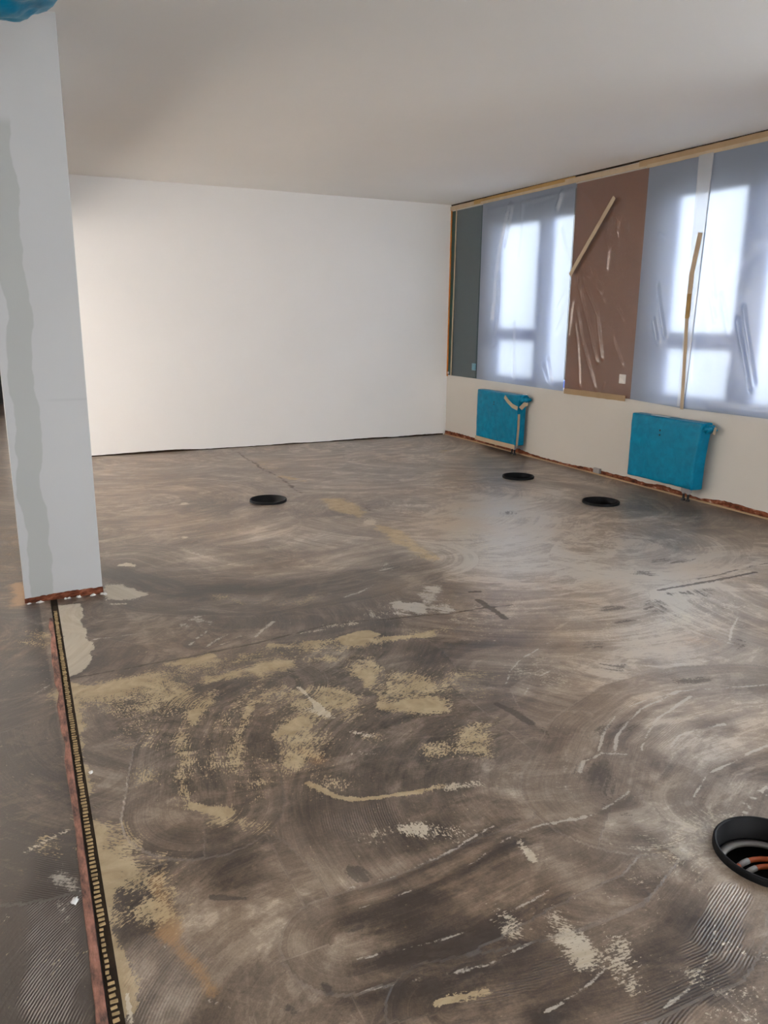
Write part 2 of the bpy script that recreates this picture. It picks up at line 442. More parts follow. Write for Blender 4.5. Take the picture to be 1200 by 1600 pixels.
# ------------------------------------------------------------------ data measured on the floor and the window wall (metres), painted window sheen included
FLOOR_MARKS = [
('P','tone',0.22,0.5,[(3.626,6.083),(4.991,3.762),(2.015,1.388),(1.688,1.651),(1.742,2.461),(1.96,3.316),(2.494,4.691)]),  # lighter right side, partly window reflection painted into the tone
('P','tone',0.12,0.25,[(3.108,3.762),(4.559,3.418),(2.869,2.069),(2.456,2.402),(2.157,2.856)]),
('P','tone',-0.12,0.35,[(0.322,3.703),(1.808,3.386),(1.633,2.39),(1.316,1.905),(0.803,1.793),(0.181,2.183),(0.142,2.97)]),
('P','tone',-0.28,0.15,[(5.144,4.581),(5.518,4.416),(5.485,4.157),(5.091,3.842),(4.752,3.773),(4.429,3.917),(4.423,4.14),(4.766,4.476)]),
('P','tone',-0.15,0.2,[(4.751,5.292),(5.177,5.106),(5.241,4.867),(4.963,4.599),(4.643,4.559),(4.261,4.729),(4.179,4.945),(4.412,5.231)]),
('P','tone',0.1,0.4,[(2.646,9.41),(5.092,8.74),(5.125,6.101),(3.086,4.614),(2.547,6.553)]),
('P','tone',-0.1,0.3,[(0.52,5.402),(1.309,5.408),(1.814,3.704),(1.494,3.338),(0.362,4.049)]),
('P','tone',0.16,0.6,[(0.866,8.924),(5.092,8.74),(5.272,5.364),(4.991,3.762),(4.431,3.315),(2.31,3.846),(0.464,5.263)]),
('P','tone',0.26,0.5,[(3.308,5.649),(4.328,5.478),(3.016,3.525),(2.336,3.465),(2.275,3.862)]),  # painted sheen: tone raised where the far window reflects
('P','tone',0.16,0.2,[(1.701,1.608),(2.102,1.457),(1.572,1.034),(1.562,1.182),(1.545,1.443)]),
('P','tone',0.14,0.3,[(3.016,3.525),(4.31,3.219),(2.667,1.908),(2.111,2.421)]),
('P','gloss',0.8,0.4,[(3.572,6.106),(4.433,5.432),(4.16,3.598),(3.542,3.033),(2.151,3.438)]),
('P','tone',0.25,0.06,[(1.287,1.662),(1.325,1.547),(1.35,1.334),(1.406,1.206),(1.3,1.209),(1.257,1.432),(1.232,1.591)]),
('P','tone',0.22,0.08,[(1.671,1.549),(1.844,1.433),(1.665,1.296),(1.71,1.164),(1.59,1.048),(1.55,1.213),(1.595,1.419)]),
('P','tone',0.15,0.1,[(1.378,2.001),(1.633,1.838),(1.595,1.551),(1.505,1.401),(1.394,1.546),(1.332,1.781)]),
('L','dark',0.24,0.05,[(1.719,1.841),(1.675,1.696),(1.631,1.534),(1.625,1.375),(1.618,1.276)]),
('L','tone',-0.25,0.03,[(1.604,1.546),(1.612,1.411),(1.622,1.302)]),
('L','ochre',0.35,0.02,[(1.595,1.419),(1.608,1.383)]),
('L','dark',0.3,0.04,[(1.714,2.443),(1.704,2.187),(1.712,2.079)]),
('P','dark',0.2,0.06,[(1.67,1.908),(1.761,1.865),(1.759,1.79),(1.669,1.689),(1.585,1.662),(1.502,1.701),(1.499,1.769),(1.58,1.874)]),
('P','tone',-0.25,0.06,[(1.379,1.269),(1.623,1.153),(1.404,0.987),(1.179,0.981),(1.103,1.017),(1.242,1.147)]),
('P','tone',-0.28,0.1,[(0.828,1.635),(0.922,1.485),(1.081,1.312),(1.2,1.167),(1.001,1.066),(0.62,1.247),(0.669,1.418)]),
('P','tone',-0.18,0.06,[(1.148,1.868),(1.351,1.81),(1.275,1.602),(1.016,1.574),(0.822,1.584),(0.978,1.807)]),
('L','white',0.56,0.0065,[(1.735,1.688),(1.549,1.643),(1.259,1.665),(1.109,1.621),(0.898,1.58),(0.71,1.585)]),
('L','tone',-0.22,0.03,[(1.694,1.66),(1.512,1.617),(1.228,1.64),(1.081,1.598),(0.875,1.559),(0.69,1.565)]),
('L','tone',0.14,0.03,[(1.77,1.719),(1.58,1.672),(1.284,1.693),(1.131,1.648),(0.916,1.605),(0.725,1.609)]),
('L','white',0.56,0.0065,[(1.259,1.446),(1.112,1.418),(0.921,1.398),(0.806,1.411),(0.642,1.432)]),
('L','tone',-0.22,0.03,[(1.23,1.426),(1.087,1.399),(0.899,1.38),(0.786,1.394),(0.624,1.415)]),
('L','tone',0.14,0.03,[(1.281,1.469),(1.132,1.44),(0.938,1.418),(0.82,1.431),(0.654,1.452)]),
('L','white',0.56,0.0065,[(1.056,1.301),(0.914,1.292),(0.756,1.319),(0.604,1.348)]),
('L','tone',-0.22,0.03,[(1.032,1.285),(0.893,1.277),(0.737,1.304),(0.588,1.332)]),
('L','tone',0.14,0.03,[(1.074,1.321),(0.929,1.31),(0.769,1.337),(0.615,1.366)]),
('L','white',0.56,0.0065,[(1.17,1.16),(1.076,1.131),(0.959,1.118)]),
('L','tone',-0.22,0.03,[(1.146,1.146),(1.055,1.118),(0.94,1.106)]),
('L','tone',0.14,0.03,[(1.189,1.176),(1.093,1.147),(0.974,1.133)]),
('L','white',0.56,0.0065,[(1.222,1.726),(1.038,1.682),(0.861,1.662),(0.708,1.665)]),
('L','tone',-0.22,0.03,[(1.191,1.7),(1.012,1.658),(0.838,1.639),(0.687,1.642)]),
('L','tone',0.14,0.03,[(1.247,1.756),(1.059,1.71),(0.879,1.688),(0.723,1.69)]),
('L','white',0.56,0.0065,[(1.54,1.16),(1.443,1.088),(1.276,1.028),(1.141,0.999)]),
('L','tone',-0.22,0.03,[(1.509,1.145),(1.416,1.075),(1.252,1.016),(1.119,0.988)]),
('L','tone',0.14,0.03,[(1.565,1.178),(1.466,1.105),(1.295,1.043),(1.158,1.013)]),
('L','flow',1,0.16,[(1.735,1.688),(1.394,1.546),(1.166,1.532),(0.988,1.505),(0.811,1.488),(0.637,1.5)]),
('L','flow',1,0.14,[(1.672,1.236),(1.416,1.131),(1.174,1.137),(0.989,1.164),(0.764,1.215)]),
('L','ridge',0.8,0.05,[(1.612,1.184),(1.464,1.085),(1.31,1.032),(1.166,1.005)]),
('L','ridge',0.5,0.03,[(1.088,1.22),(0.96,1.198),(0.85,1.192)]),
('L','cream',0.55,0.035,[(1.157,1.364),(1.154,1.278),(1.143,1.211)]),
('L','cream',0.6,0.014,[(1.252,1.626),(1.237,1.549)]),
('L','tan',0.85,0.011,[(0.868,1.222),(0.809,1.235),(0.752,1.247)]),
('L','cream',0.5,0.03,[(1.235,1.194),(1.203,1.099)]),
('L','cream',0.55,0.04,[(1.325,1.04),(1.42,0.968)]),
('L','cream',0.45,0.025,[(1.044,1.427),(1.045,1.36)]),
('L','cream',0.5,0.02,[(1.295,0.962),(1.372,0.907)]),
('L','cream',0.45,0.02,[(1.488,1.097),(1.523,1.013)]),
('L','cream',0.4,0.03,[(0.992,1.834),(1.118,1.741)]),
('L','cream',0.35,0.04,[(0.827,1.846),(1.028,1.818)]),
('L','white',0.66,0.007,[(1.807,1.927),(1.889,1.997),(2.076,2.125),(2.423,2.145),(2.821,2.031)]),
('L','tone',-0.12,0.025,[(1.805,1.891),(1.886,1.958),(2.07,2.082),(2.411,2.1),(2.805,1.987)]),
('L','white',0.66,0.007,[(1.86,1.902),(1.939,1.973),(2.164,2.095),(2.414,2.137)]),
('L','tone',-0.12,0.025,[(1.857,1.866),(1.935,1.935),(2.157,2.053),(2.403,2.092)]),
('L','white',0.66,0.007,[(1.95,1.86),(2.06,1.942),(2.188,2.016),(2.436,2.089)]),
('L','tone',-0.12,0.025,[(1.946,1.825),(2.054,1.904),(2.18,1.976),(2.424,2.045)]),
('L','white',0.66,0.007,[(2.065,1.83),(2.149,1.875),(2.247,1.881),(2.375,1.874)]),
('L','tone',-0.12,0.025,[(2.06,1.795),(2.143,1.838),(2.239,1.843),(2.365,1.836)]),
('L','white',0.66,0.007,[(1.899,1.572),(2.015,1.638),(2.138,1.666),(2.391,1.688)]),
('L','tone',-0.12,0.025,[(1.896,1.542),(2.01,1.607),(2.132,1.634),(2.381,1.654)]),
('L','white',0.66,0.007,[(1.979,1.44),(2.079,1.487),(2.164,1.506)]),
('L','tone',-0.12,0.025,[(1.975,1.413),(2.074,1.459),(2.158,1.477)]),
('L','white',0.66,0.007,[(1.822,2.393),(1.917,2.478),(1.992,2.511),(2.143,2.548)]),
('L','tone',-0.12,0.025,[(1.819,2.345),(1.913,2.427),(1.987,2.459),(2.135,2.494)]),
('L','white',0.66,0.007,[(1.812,2.506),(1.896,2.604),(2.013,2.682),(2.118,2.727),(2.284,2.798)]),
('L','tone',-0.12,0.025,[(1.809,2.456),(1.892,2.55),(2.007,2.625),(2.11,2.668),(2.273,2.736)]),
('L','white',0.66,0.007,[(1.66,1.847),(1.71,1.89),(1.806,1.909),(1.884,1.863)]),
('L','tone',-0.12,0.025,[(1.659,1.813),(1.708,1.855),(1.804,1.873),(1.88,1.828)]),
('L','white',0.66,0.007,[(3.063,2.439),(3.162,2.525),(3.352,2.628)]),
('L','tone',-0.12,0.025,[(3.04,2.382),(3.137,2.465),(3.322,2.564)]),
('L','flow',1,0.3,[(1.675,1.696),(1.95,1.918),(2.23,2.025),(2.547,2.025),(2.74,1.966)]),
('L','flow',1,0.2,[(1.923,1.503),(2.129,1.605),(2.298,1.614)]),
('P','ridge',0.35,0.1,[(2.157,2.206),(2.337,2.122),(2.332,1.991),(2.162,1.832),(2.007,1.796),(1.852,1.869),(1.84,1.982),(1.986,2.152)]),
('P','tone',0.2,0.06,[(2.18,2.077),(2.79,2.006),(2.41,1.703),(2.061,1.681),(1.889,1.806)]),
('P','white',0.2,0.1,[(2.398,2.156),(2.642,2.043),(2.644,1.89),(2.43,1.719),(2.23,1.691),(2.023,1.789),(1.998,1.92),(2.176,2.107)]),
('P','tone',-0.2,0.04,[(1.981,1.831),(2.034,1.807),(2.039,1.775),(2,1.737),(1.955,1.73),(1.905,1.754),(1.898,1.784),(1.936,1.824)]),
('P','tone',-0.2,0.03,[(2.342,1.945),(2.422,1.907),(2.43,1.862),(2.37,1.81),(2.303,1.803),(2.226,1.839),(2.216,1.882),(2.272,1.936)]),
('L','cream',0.3,0.1,[(1.612,1.411),(1.88,1.416)]),
('P','dark',0.42,0.05,[(2.346,2.528),(2.426,2.491),(2.441,2.446),(2.393,2.395),(2.332,2.388),(2.255,2.424),(2.238,2.467),(2.283,2.52)]),
('P','dark',0.42,0.05,[(2.523,2.265),(2.618,2.22),(2.647,2.181),(2.61,2.148),(2.545,2.153),(2.452,2.196),(2.423,2.235),(2.457,2.269)]),
('P','dark',0.42,0.05,[(3.129,2.452),(3.168,2.434),(3.146,2.39),(3.065,2.323),(3.008,2.3),(2.971,2.317),(2.99,2.358),(3.069,2.425)]),
('P','dark',0.42,0.05,[(3.503,3.05),(3.597,3.008),(3.612,2.959),(3.551,2.905),(3.475,2.899),(3.385,2.94),(3.368,2.988),(3.427,3.043)]),
('P','dark',0.42,0.05,[(2.767,2.867),(2.828,2.839),(2.844,2.81),(2.815,2.78),(2.771,2.779),(2.712,2.806),(2.696,2.835),(2.723,2.865)]),
('P','dark',0.42,0.05,[(3.126,3.048),(3.204,3.012),(3.199,2.95),(3.114,2.866),(3.035,2.843),(2.961,2.877),(2.963,2.935),(3.044,3.021)]),
('P','dark',0.42,0.05,[(2.847,3.065),(2.926,3.029),(2.943,2.986),(2.899,2.939),(2.839,2.933),(2.761,2.969),(2.743,3.01),(2.785,3.059)]),
('P','dark',0.42,0.05,[(2.428,2.731),(2.492,2.702),(2.497,2.657),(2.446,2.599),(2.39,2.585),(2.329,2.613),(2.322,2.656),(2.371,2.715)]),
('P','dark',0.42,0.05,[(3.326,3.071),(3.385,3.045),(3.399,3.017),(3.37,2.99),(3.327,2.99),(3.27,3.016),(3.255,3.043),(3.283,3.071)]),
('P','dark',0.42,0.05,[(3.772,3.613),(3.927,3.543),(3.976,3.482),(3.921,3.431),(3.819,3.44),(3.669,3.509),(3.618,3.568),(3.669,3.621)]),
('P','dark',0.42,0.05,[(3.447,3.465),(3.529,3.428),(3.547,3.386),(3.5,3.339),(3.437,3.334),(3.357,3.37),(3.339,3.412),(3.383,3.46)]),
('P','dark',0.42,0.05,[(3.575,5.103),(3.646,5.072),(3.653,5.015),(3.597,4.936),(3.535,4.913),(3.465,4.944),(3.457,4.998),(3.511,5.078)]),
('P','dark',0.42,0.05,[(1.966,2.065),(2.044,2.028),(2.066,1.992),(2.031,1.955),(1.977,1.956),(1.901,1.991),(1.879,2.027),(1.911,2.064)]),
('L','dark',0.75,0.012,[(3.288,3.125),(3.44,3.128),(3.666,3.113),(4.081,3.123)]),
('L','dark',0.8,0.018,[(2.249,3.415),(2.246,3.267),(2.231,3.132)]),
('L','dark',0.7,0.012,[(1.668,2.373),(1.689,2.294),(1.704,2.187)]),
('L','dark',0.6,0.015,[(2.282,3.548),(2.332,3.525)]),
('L','dark',0.5,0.012,[(3.644,3.174),(4.31,3.219)]),
('P','ochre',0.35,0.08,[(3.038,2.675),(3.091,2.426),(2.899,2.334),(2.721,2.513)]),
('P','ochre',0.2,0.15,[(2.205,3.525),(2.598,3.346),(2.761,3.214),(2.695,3.135),(2.476,3.182),(2.101,3.354),(1.937,3.482),(1.984,3.569)]),
('L','white',0.55,0.02,[(3.455,2.954),(3.467,2.625)]),
('L','white',0.6,0.008,[(4.342,4.232),(4.352,4.009),(4.358,3.819)]),
('L','white',0.5,0.01,[(4.141,4.447),(4.253,4.292),(4.416,4.261)]),
('L','white',0.5,0.01,[(2.986,2.606),(3.009,2.507),(3.04,2.382)]),
('P','tone',-0.25,0.08,[(1.59,3.035),(2.01,2.967),(2.315,2.915),(2.139,2.781),(1.762,2.798),(1.535,2.866)]),
('L','tan',0.5,0.07,[(0.113,3.187),(0.499,3.203),(0.931,3.221),(1.42,3.171)]),
('L','tan',0.25,0.06,[(1.42,3.171),(1.881,3.115),(2.244,3.088)]),
('L','dark',0.5,0.01,[(0.123,3.33),(0.523,3.334),(0.973,3.36),(1.394,3.431),(2,3.318),(2.378,3.28)]),
('P','tan',1.3,0.012,[(1.343,3.249),(1.418,3.283),(1.51,3.259),(1.542,3.2),(1.481,3.159),(1.38,3.156),(1.336,3.193)]),
('L','tan',1,0.035,[(0.596,3.307),(0.722,3.302)]),
('P','tan',0.5,0.08,[(0.177,3.22),(0.444,3.195),(0.627,3.043),(0.554,2.834),(0.316,2.862),(0.17,3.013)]),
('L','tan',0.5,0.03,[(0.683,3.05),(0.952,3.099),(1.235,3.042)]),
('P','tan',0.4,0.06,[(0.917,3.152),(1.034,3.098),(1.075,3.024),(1.042,2.934),(0.971,2.917),(0.861,2.968),(0.818,3.038),(0.845,3.131)]),
('L','tan',0.55,0.03,[(1.016,3.299),(1.317,3.243)]),
('L','tan',0.6,0.02,[(1.54,3.141),(1.803,3.106)]),
('L','cream',0.7,0.03,[(1.349,3.405),(1.467,3.397)]),
('L','cream',0.7,0.015,[(1.205,3.381),(1.305,3.38)]),
('L','white',0.55,0.012,[(0.683,3.47),(0.802,3.611)]),
('L','white',0.55,0.012,[(0.737,3.404),(0.818,3.474),(0.897,3.523)]),
('L','white',0.55,0.012,[(0.799,3.4),(0.979,3.486)]),
('L','white',0.55,0.012,[(0.993,3.436),(1.133,3.588)]),
('L','white',0.55,0.012,[(0.267,3.728),(0.5,3.706)]),
('P','white',0.55,0.03,[(1.619,3.554),(1.665,3.533),(1.67,3.484),(1.635,3.411),(1.596,3.385),(1.551,3.406),(1.545,3.452),(1.578,3.526)]),
('P','white',0.75,0.02,[(1.841,3.558),(1.925,3.52),(1.938,3.449),(1.884,3.351),(1.818,3.322),(1.739,3.358),(1.723,3.425),(1.773,3.525)]),
('P','white',0.6,0.05,[(2.049,3.811),(2.188,3.71),(2.076,3.314),(1.869,3.358)]),
('L','white',0.9,0.01,[(1.788,3.571),(1.849,3.576)]),
('P','white',0.45,0.04,[(0.736,3.877),(0.826,3.836),(0.858,3.76),(0.832,3.654),(0.776,3.623),(0.691,3.663),(0.659,3.734),(0.68,3.842)]),
('P','white',0.35,0.05,[(1.121,3.652),(1.225,3.604),(1.266,3.549),(1.244,3.488),(1.183,3.482),(1.081,3.528),(1.04,3.582),(1.059,3.644)]),
('L','tan',0.48,0.03,[(0.595,2.368),(0.632,2.52),(0.76,2.755),(0.926,2.879)]),
('L','tan',0.45,0.03,[(0.405,2.255),(0.471,2.595),(0.543,2.783),(0.665,2.943)]),
('L','tan',0.35,0.03,[(0.514,2.363),(0.56,2.568),(0.667,2.781),(0.837,2.914)]),
('L','flow',1,0.25,[(0.452,2.195),(0.538,2.554),(0.674,2.807),(0.895,2.919)]),
('L','tan',0.8,0.025,[(0.414,2.202),(0.491,2.148)]),
('L','tan',0.45,0.04,[(0.456,2.104),(0.578,1.996)]),
('L','tan',0.5,0.03,[(0.809,2.501),(0.906,2.56)]),
('L','cream',0.85,0.01,[(0.994,2.847),(1.003,2.713),(1.02,2.583)]),
('L','cream',0.6,0.03,[(0.986,2.633),(1.025,2.531)]),
('P','tan',0.5,0.06,[(0.804,2.581),(0.972,2.529),(0.937,2.344),(0.86,2.243),(0.715,2.29)]),
('L','ochre',0.6,0.03,[(0.861,2.37),(0.885,2.276)]),
('P','tan',0.5,0.06,[(0.998,2.871),(1.157,2.798),(1.201,2.682),(1.135,2.535),(1.033,2.5),(0.889,2.567),(0.841,2.672),(0.892,2.825)]),
('L','tan',1.1,0.008,[(0.796,2.177),(0.816,2.131),(0.84,2.077),(0.879,2.039),(0.919,2.017),(1.007,1.995),(1.104,1.98)]),
('L','tan',0.5,0.012,[(1.104,1.98),(1.185,1.974)]),
('L','cream',0.5,0.02,[(1.182,1.967),(1.297,1.934)]),
('P','tan',0.5,0.06,[(1.415,2.779),(1.496,2.741),(1.497,2.648),(1.421,2.511),(1.348,2.464),(1.274,2.499),(1.269,2.581),(1.337,2.722)]),
('P','tan',0.68,0.05,[(1.401,2.276),(1.517,2.302),(1.595,2.265),(1.505,2.102),(1.421,2.025),(1.371,2.071),(1.327,2.138)]),
('P','tan',0.55,0.03,[(1.286,2.253),(1.339,2.228),(1.345,2.18),(1.304,2.112),(1.26,2.091),(1.209,2.115),(1.202,2.16),(1.24,2.23)]),
('P','tan',0.7,0.04,[(1.353,2.568),(1.453,2.521),(1.489,2.474),(1.462,2.428),(1.401,2.428),(1.304,2.473),(1.267,2.519),(1.29,2.567)]),
('P','tan',0.45,0.05,[(1.348,3.066),(1.415,3.035),(1.419,2.957),(1.362,2.838),(1.304,2.796),(1.242,2.824),(1.235,2.896),(1.287,3.018)]),
('L','tan',0.5,0.02,[(1.286,2.873),(1.26,2.563)]),
('P','tan',0.35,0.08,[(1.61,2.794),(1.791,2.71),(1.836,2.6),(1.751,2.473),(1.627,2.452),(1.461,2.53),(1.411,2.631),(1.482,2.765)]),
('P','tan',0.5,0.03,[(1.119,2.382),(1.162,2.362),(1.173,2.331),(1.153,2.291),(1.123,2.281),(1.081,2.3),(1.069,2.33),(1.088,2.371)]),
('L','cream',0.55,0.02,[(1.054,2.412),(1.13,2.351)]),
('L','cream',0.5,0.02,[(0.992,2.271),(1.064,2.238)]),
('L','ridge',1,0.05,[(0.822,1.932),(0.925,1.919)]),
('P','tone',-0.12,0.05,[(0.851,1.901),(1.131,1.839),(1.118,1.741),(0.891,1.721),(0.792,1.768)]),
('P','tan',0.35,0.05,[(0.313,2.836),(0.4,2.796),(0.435,2.727),(0.417,2.635),(0.368,2.61),(0.285,2.649),(0.25,2.713),(0.262,2.807)]),
('P','tan',0.35,0.04,[(0.298,2.551),(0.348,2.528),(0.365,2.475),(0.351,2.398),(0.321,2.372),(0.273,2.394),(0.255,2.443),(0.267,2.522)]),
('P','tan',0.4,0.04,[(0.681,2.417),(0.711,2.403),(0.702,2.318),(0.656,2.175),(0.621,2.116),(0.594,2.129),(0.6,2.201),(0.642,2.346)]),
('P','tone',0.3,0.08,[(0.29,1.836),(0.567,1.705),(0.53,1.528),(0.281,1.603),(0.245,1.732)]),
('P','tone',0.24,0.08,[(0.548,1.898),(0.87,1.762),(0.9,1.658),(0.781,1.577),(0.506,1.707)]),
('P','tone',0.2,0.06,[(0.612,1.53),(0.73,1.475),(0.772,1.416),(0.741,1.357),(0.672,1.355),(0.562,1.407),(0.518,1.463),(0.541,1.525)]),
('P','tone',0.15,0.08,[(0.394,1.524),(0.516,1.466),(0.562,1.399),(0.533,1.328),(0.463,1.322),(0.351,1.375),(0.304,1.437),(0.323,1.513)]),
('P','tone',0.12,0.06,[(0.263,2.567),(0.363,2.521),(0.391,2.389),(0.353,2.196),(0.293,2.13),(0.206,2.171),(0.174,2.281),(0.199,2.48)]),
('P','tone',-0.28,0.05,[(0.45,2.023),(0.518,1.991),(0.533,1.913),(0.498,1.798),(0.452,1.759),(0.39,1.788),(0.372,1.858),(0.4,1.976)]),
('L','dark',0.6,0.012,[(0.373,1.789),(0.456,1.744)]),
('P','dark',0.5,0.01,[(0.756,1.755),(0.786,1.741),(0.792,1.715),(0.775,1.679),(0.753,1.668),(0.725,1.681),(0.718,1.706),(0.734,1.743)]),
('L','dark',0.6,0.02,[(0.542,1.371),(0.548,1.355)]),
('L','dark',0.5,0.015,[(0.443,1.371),(0.452,1.356)]),
('P','dark',0.4,0.02,[(0.658,1.548),(0.688,1.534),(0.699,1.52),(0.692,1.506),(0.675,1.505),(0.646,1.519),(0.634,1.533),(0.64,1.548)]),
('L','ochre',0.75,0.024,[(0.251,1.916),(0.246,1.78),(0.242,1.706)]),
('L','ochre',0.7,0.014,[(0.242,1.706),(0.267,1.623),(0.286,1.559),(0.298,1.489)]),
('L','tan',0.3,0.05,[(0.275,1.982),(0.249,1.754)]),
('L','tan',0.5,0.05,[(0.167,2.19),(0.161,1.973)]),
('P','tan',0.42,0.05,[(0.134,2.02),(0.264,1.924),(0.242,1.758),(0.129,1.787)]),
('P','tone',-0.25,0.04,[(0.137,2.047),(0.291,1.974),(0.237,1.69),(0.134,1.716)]),
('L','tan',0.45,0.02,[(0.129,1.675),(0.132,1.553)]),
('L','tan',0.9,0.022,[(0.142,3.335),(0.134,3.088),(0.125,2.772),(0.118,2.467),(0.115,2.214),(0.113,1.919),(0.116,1.747),(0.118,1.618),(0.121,1.521)]),
('P','ridge',1,0.04,[(0.188,1.711),(0.268,1.673),(0.293,1.59),(0.266,1.474),(0.219,1.438),(0.149,1.472),(0.121,1.543),(0.139,1.663)]),
('L','white',0.4,0.006,[(0.23,1.671),(0.238,1.581),(0.291,1.458)]),
('L','white',0.5,0.005,[(0.285,1.48),(0.347,1.395)]),
('L','cream',0.7,0.006,[(0.127,1.563),(0.123,1.484)]),
('L','tan',0.7,0.012,[(0.411,2.215),(0.508,2.125)]),
('P','cream',1.4,0.02,[(0.144,4.292),(0.263,4.258),(0.268,4.043),(0.274,3.854),(0.256,3.733),(0.241,3.502),(0.201,3.39),(0.15,3.345),(0.119,3.332)]),
('P','cream',1.1,0.03,[(0.434,4.546),(0.549,4.457),(0.618,4.25),(0.53,4.212),(0.406,4.257)]),
('L','cream',1.2,0.02,[(0.555,4.86),(0.607,4.851)]),
('L','cream',0.8,0.015,[(0.427,4.183),(0.49,4.165)]),
('P','ochre',0.32,0.4,[(0.87,8.966),(1.749,8.865),(1.653,7.782),(1.167,7.156),(0.694,7.362)]),
('P','ochre',0.2,0.3,[(0.747,7.339),(1.407,5.993),(1.592,5.096),(1.036,5.005),(0.56,5.743)]),
('L','dark',0.45,0.02,[(2.351,8.802),(2.343,7.872),(2.324,7.001),(2.294,6.369)]),
('P','tan',1.1,0.08,[(2.375,6.113),(2.531,5.991),(2.541,5.491),(2.403,5.371),(2.301,5.644)]),
('P','tan',0.9,0.08,[(2.412,5.154),(2.511,5.029),(2.502,4.427),(2.436,4.14),(2.344,4.227),(2.344,4.795)]),
('L','tan',0.7,0.06,[(2.374,7.149),(2.466,6.841)]),
('P','cream',0.8,0.05,[(2.455,5.305),(2.5,5.285),(2.501,5.23),(2.46,5.143),(2.418,5.111),(2.374,5.13),(2.372,5.182),(2.412,5.27)]),
('L','tan',0.3,0.15,[(2.392,8.274),(2.416,7.454)]),
('L','tone',0.3,0.17,[(1.016,4.934),(1.126,4.532),(1.275,4.342),(1.537,4.291),(1.877,4.393)]),
('L','tan',0.4,0.05,[(0.974,4.076),(1.14,3.9),(1.326,3.815),(1.435,3.809)]),
('L','tone',0.2,0.06,[(0.944,4.112),(1.135,3.881),(1.464,3.785)]),
('L','tone',-0.3,0.12,[(0.542,4.742),(0.835,4.196),(1.207,4.133),(1.659,4.077),(2.014,4.115)]),
('L','flow',1,0.45,[(0.576,4.908),(0.848,4.321),(1.204,4.122),(1.681,4.131),(2.281,4.286)]),
('P','tone',-0.35,0.1,[(2.188,4.406),(2.371,4.277),(2.337,3.969),(2.205,3.525),(2.142,3.857),(2.05,4.099)]),
('P','white',0.5,0.08,[(2.105,4.335),(2.169,4.306),(2.168,4.228),(2.106,4.105),(2.046,4.06),(1.985,4.087),(1.983,4.161),(2.042,4.285)]),
('L','white',0.7,0.012,[(1.597,3.768),(1.701,3.801),(1.832,3.885)]),
('P','tone',0.2,0.2,[(1.586,5.585),(2.093,5.359),(2.28,5.096),(2.157,4.82),(1.871,4.795),(1.415,5),(1.221,5.24),(1.294,5.536)]),
('P','tone',-0.15,0.2,[(2.019,5.84),(2.349,5.694),(2.471,5.522),(2.387,5.335),(2.192,5.315),(1.883,5.452),(1.759,5.614),(1.821,5.81)]),
('P','tone',-0.18,0.2,[(1.307,6.529),(1.676,6.367),(1.826,6.171),(1.76,5.954),(1.556,5.927),(1.212,6.08),(1.06,6.264),(1.101,6.491)]),
('P','cream',0.8,0.02,[(1.26,6.421),(1.289,6.408),(1.3,6.384),(1.293,6.35),(1.275,6.339),(1.246,6.352),(1.235,6.375),(1.242,6.41)]),
('P','cream',0.8,0.02,[(0.585,4.904),(0.603,4.895),(0.611,4.878),(0.607,4.851),(0.596,4.842),(0.578,4.85),(0.571,4.867),(0.575,4.894)]),
('P','cream',0.8,0.02,[(1.052,5.374),(1.07,5.366),(1.076,5.345),(1.069,5.312),(1.056,5.3),(1.038,5.308),(1.032,5.329),(1.039,5.362)]),
('P','cream',0.8,0.02,[(2.077,5.985),(2.089,5.98),(2.091,5.966),(2.084,5.945),(2.074,5.937),(2.062,5.942),(2.06,5.955),(2.067,5.977)]),
('P','cream',0.8,0.02,[(2.298,4.309),(2.306,4.306),(2.305,4.295),(2.295,4.276),(2.286,4.268),(2.279,4.272),(2.28,4.283),(2.29,4.302)]),
('L','white',0.35,0.04,[(3.186,7.122),(3.707,7.288),(4.203,7.2)]),
('L','white',0.45,0.05,[(3.466,6.539),(3.904,6.557)]),
('L','cream',0.4,0.06,[(4.015,7.583),(4.561,7.673)]),
('L','white',0.5,0.03,[(3.543,6.058),(3.843,5.988)]),
('L','white',0.45,0.03,[(3.592,5.801),(3.833,5.554)]),
('L','white',0.4,0.03,[(4.328,5.478),(4.372,5.181)]),
('L','tan',0.6,0.05,[(4.513,7.694),(4.625,7.841)]),
('P','dark',0.4,0.1,[(2.587,5.914),(2.704,5.536),(2.593,5.422),(2.515,5.62)]),
('L','white',0.4,0.02,[(1.919,4.949),(2.15,5.032)]),
('L','white',0.35,0.03,[(2.293,5.125),(2.64,5.179)]),
('P','gloss',1,0.06,[(-0.125,2.841),(-0.005,2.738),(0.035,2.391),(-0.011,2.24),(-0.132,2.009)]),
('P','gloss',0.8,0.1,[(-0.061,4.293),(0.044,4.245),(0.091,4.112),(0.08,3.911),(0.027,3.838),(-0.069,3.883),(-0.116,4.001),(-0.114,4.207)]),
('P','tan',0.6,0.05,[(-0.007,3.984),(0.071,3.948),(0.106,3.872),(0.1,3.761),(0.059,3.725),(-0.014,3.759),(-0.05,3.83),(-0.047,3.943)]),
('L','ochre',1,0.04,[(-0.017,4.751),(-0.021,4.378)]),
('P','white',0.35,0.08,[(-0.044,8.514),(0.027,8.483),(0.059,8.316),(0.052,8.029),(0.016,7.906),(-0.051,7.935),(-0.083,8.088),(-0.081,8.377)]),
('P','white',0.3,0.08,[(-0.059,7.263),(0.002,7.236),(0.031,7.157),(0.028,7.028),(-0.003,6.978),(-0.062,7.004),(-0.092,7.08),(-0.09,7.21)]),
('P','ochre',0.4,0.2,[(-0.056,6.214),(0.029,6.176),(0.058,5.783),(0.037,5.152),(-0.006,4.898),(-0.075,4.929),(-0.106,5.217),(-0.101,5.855)]),
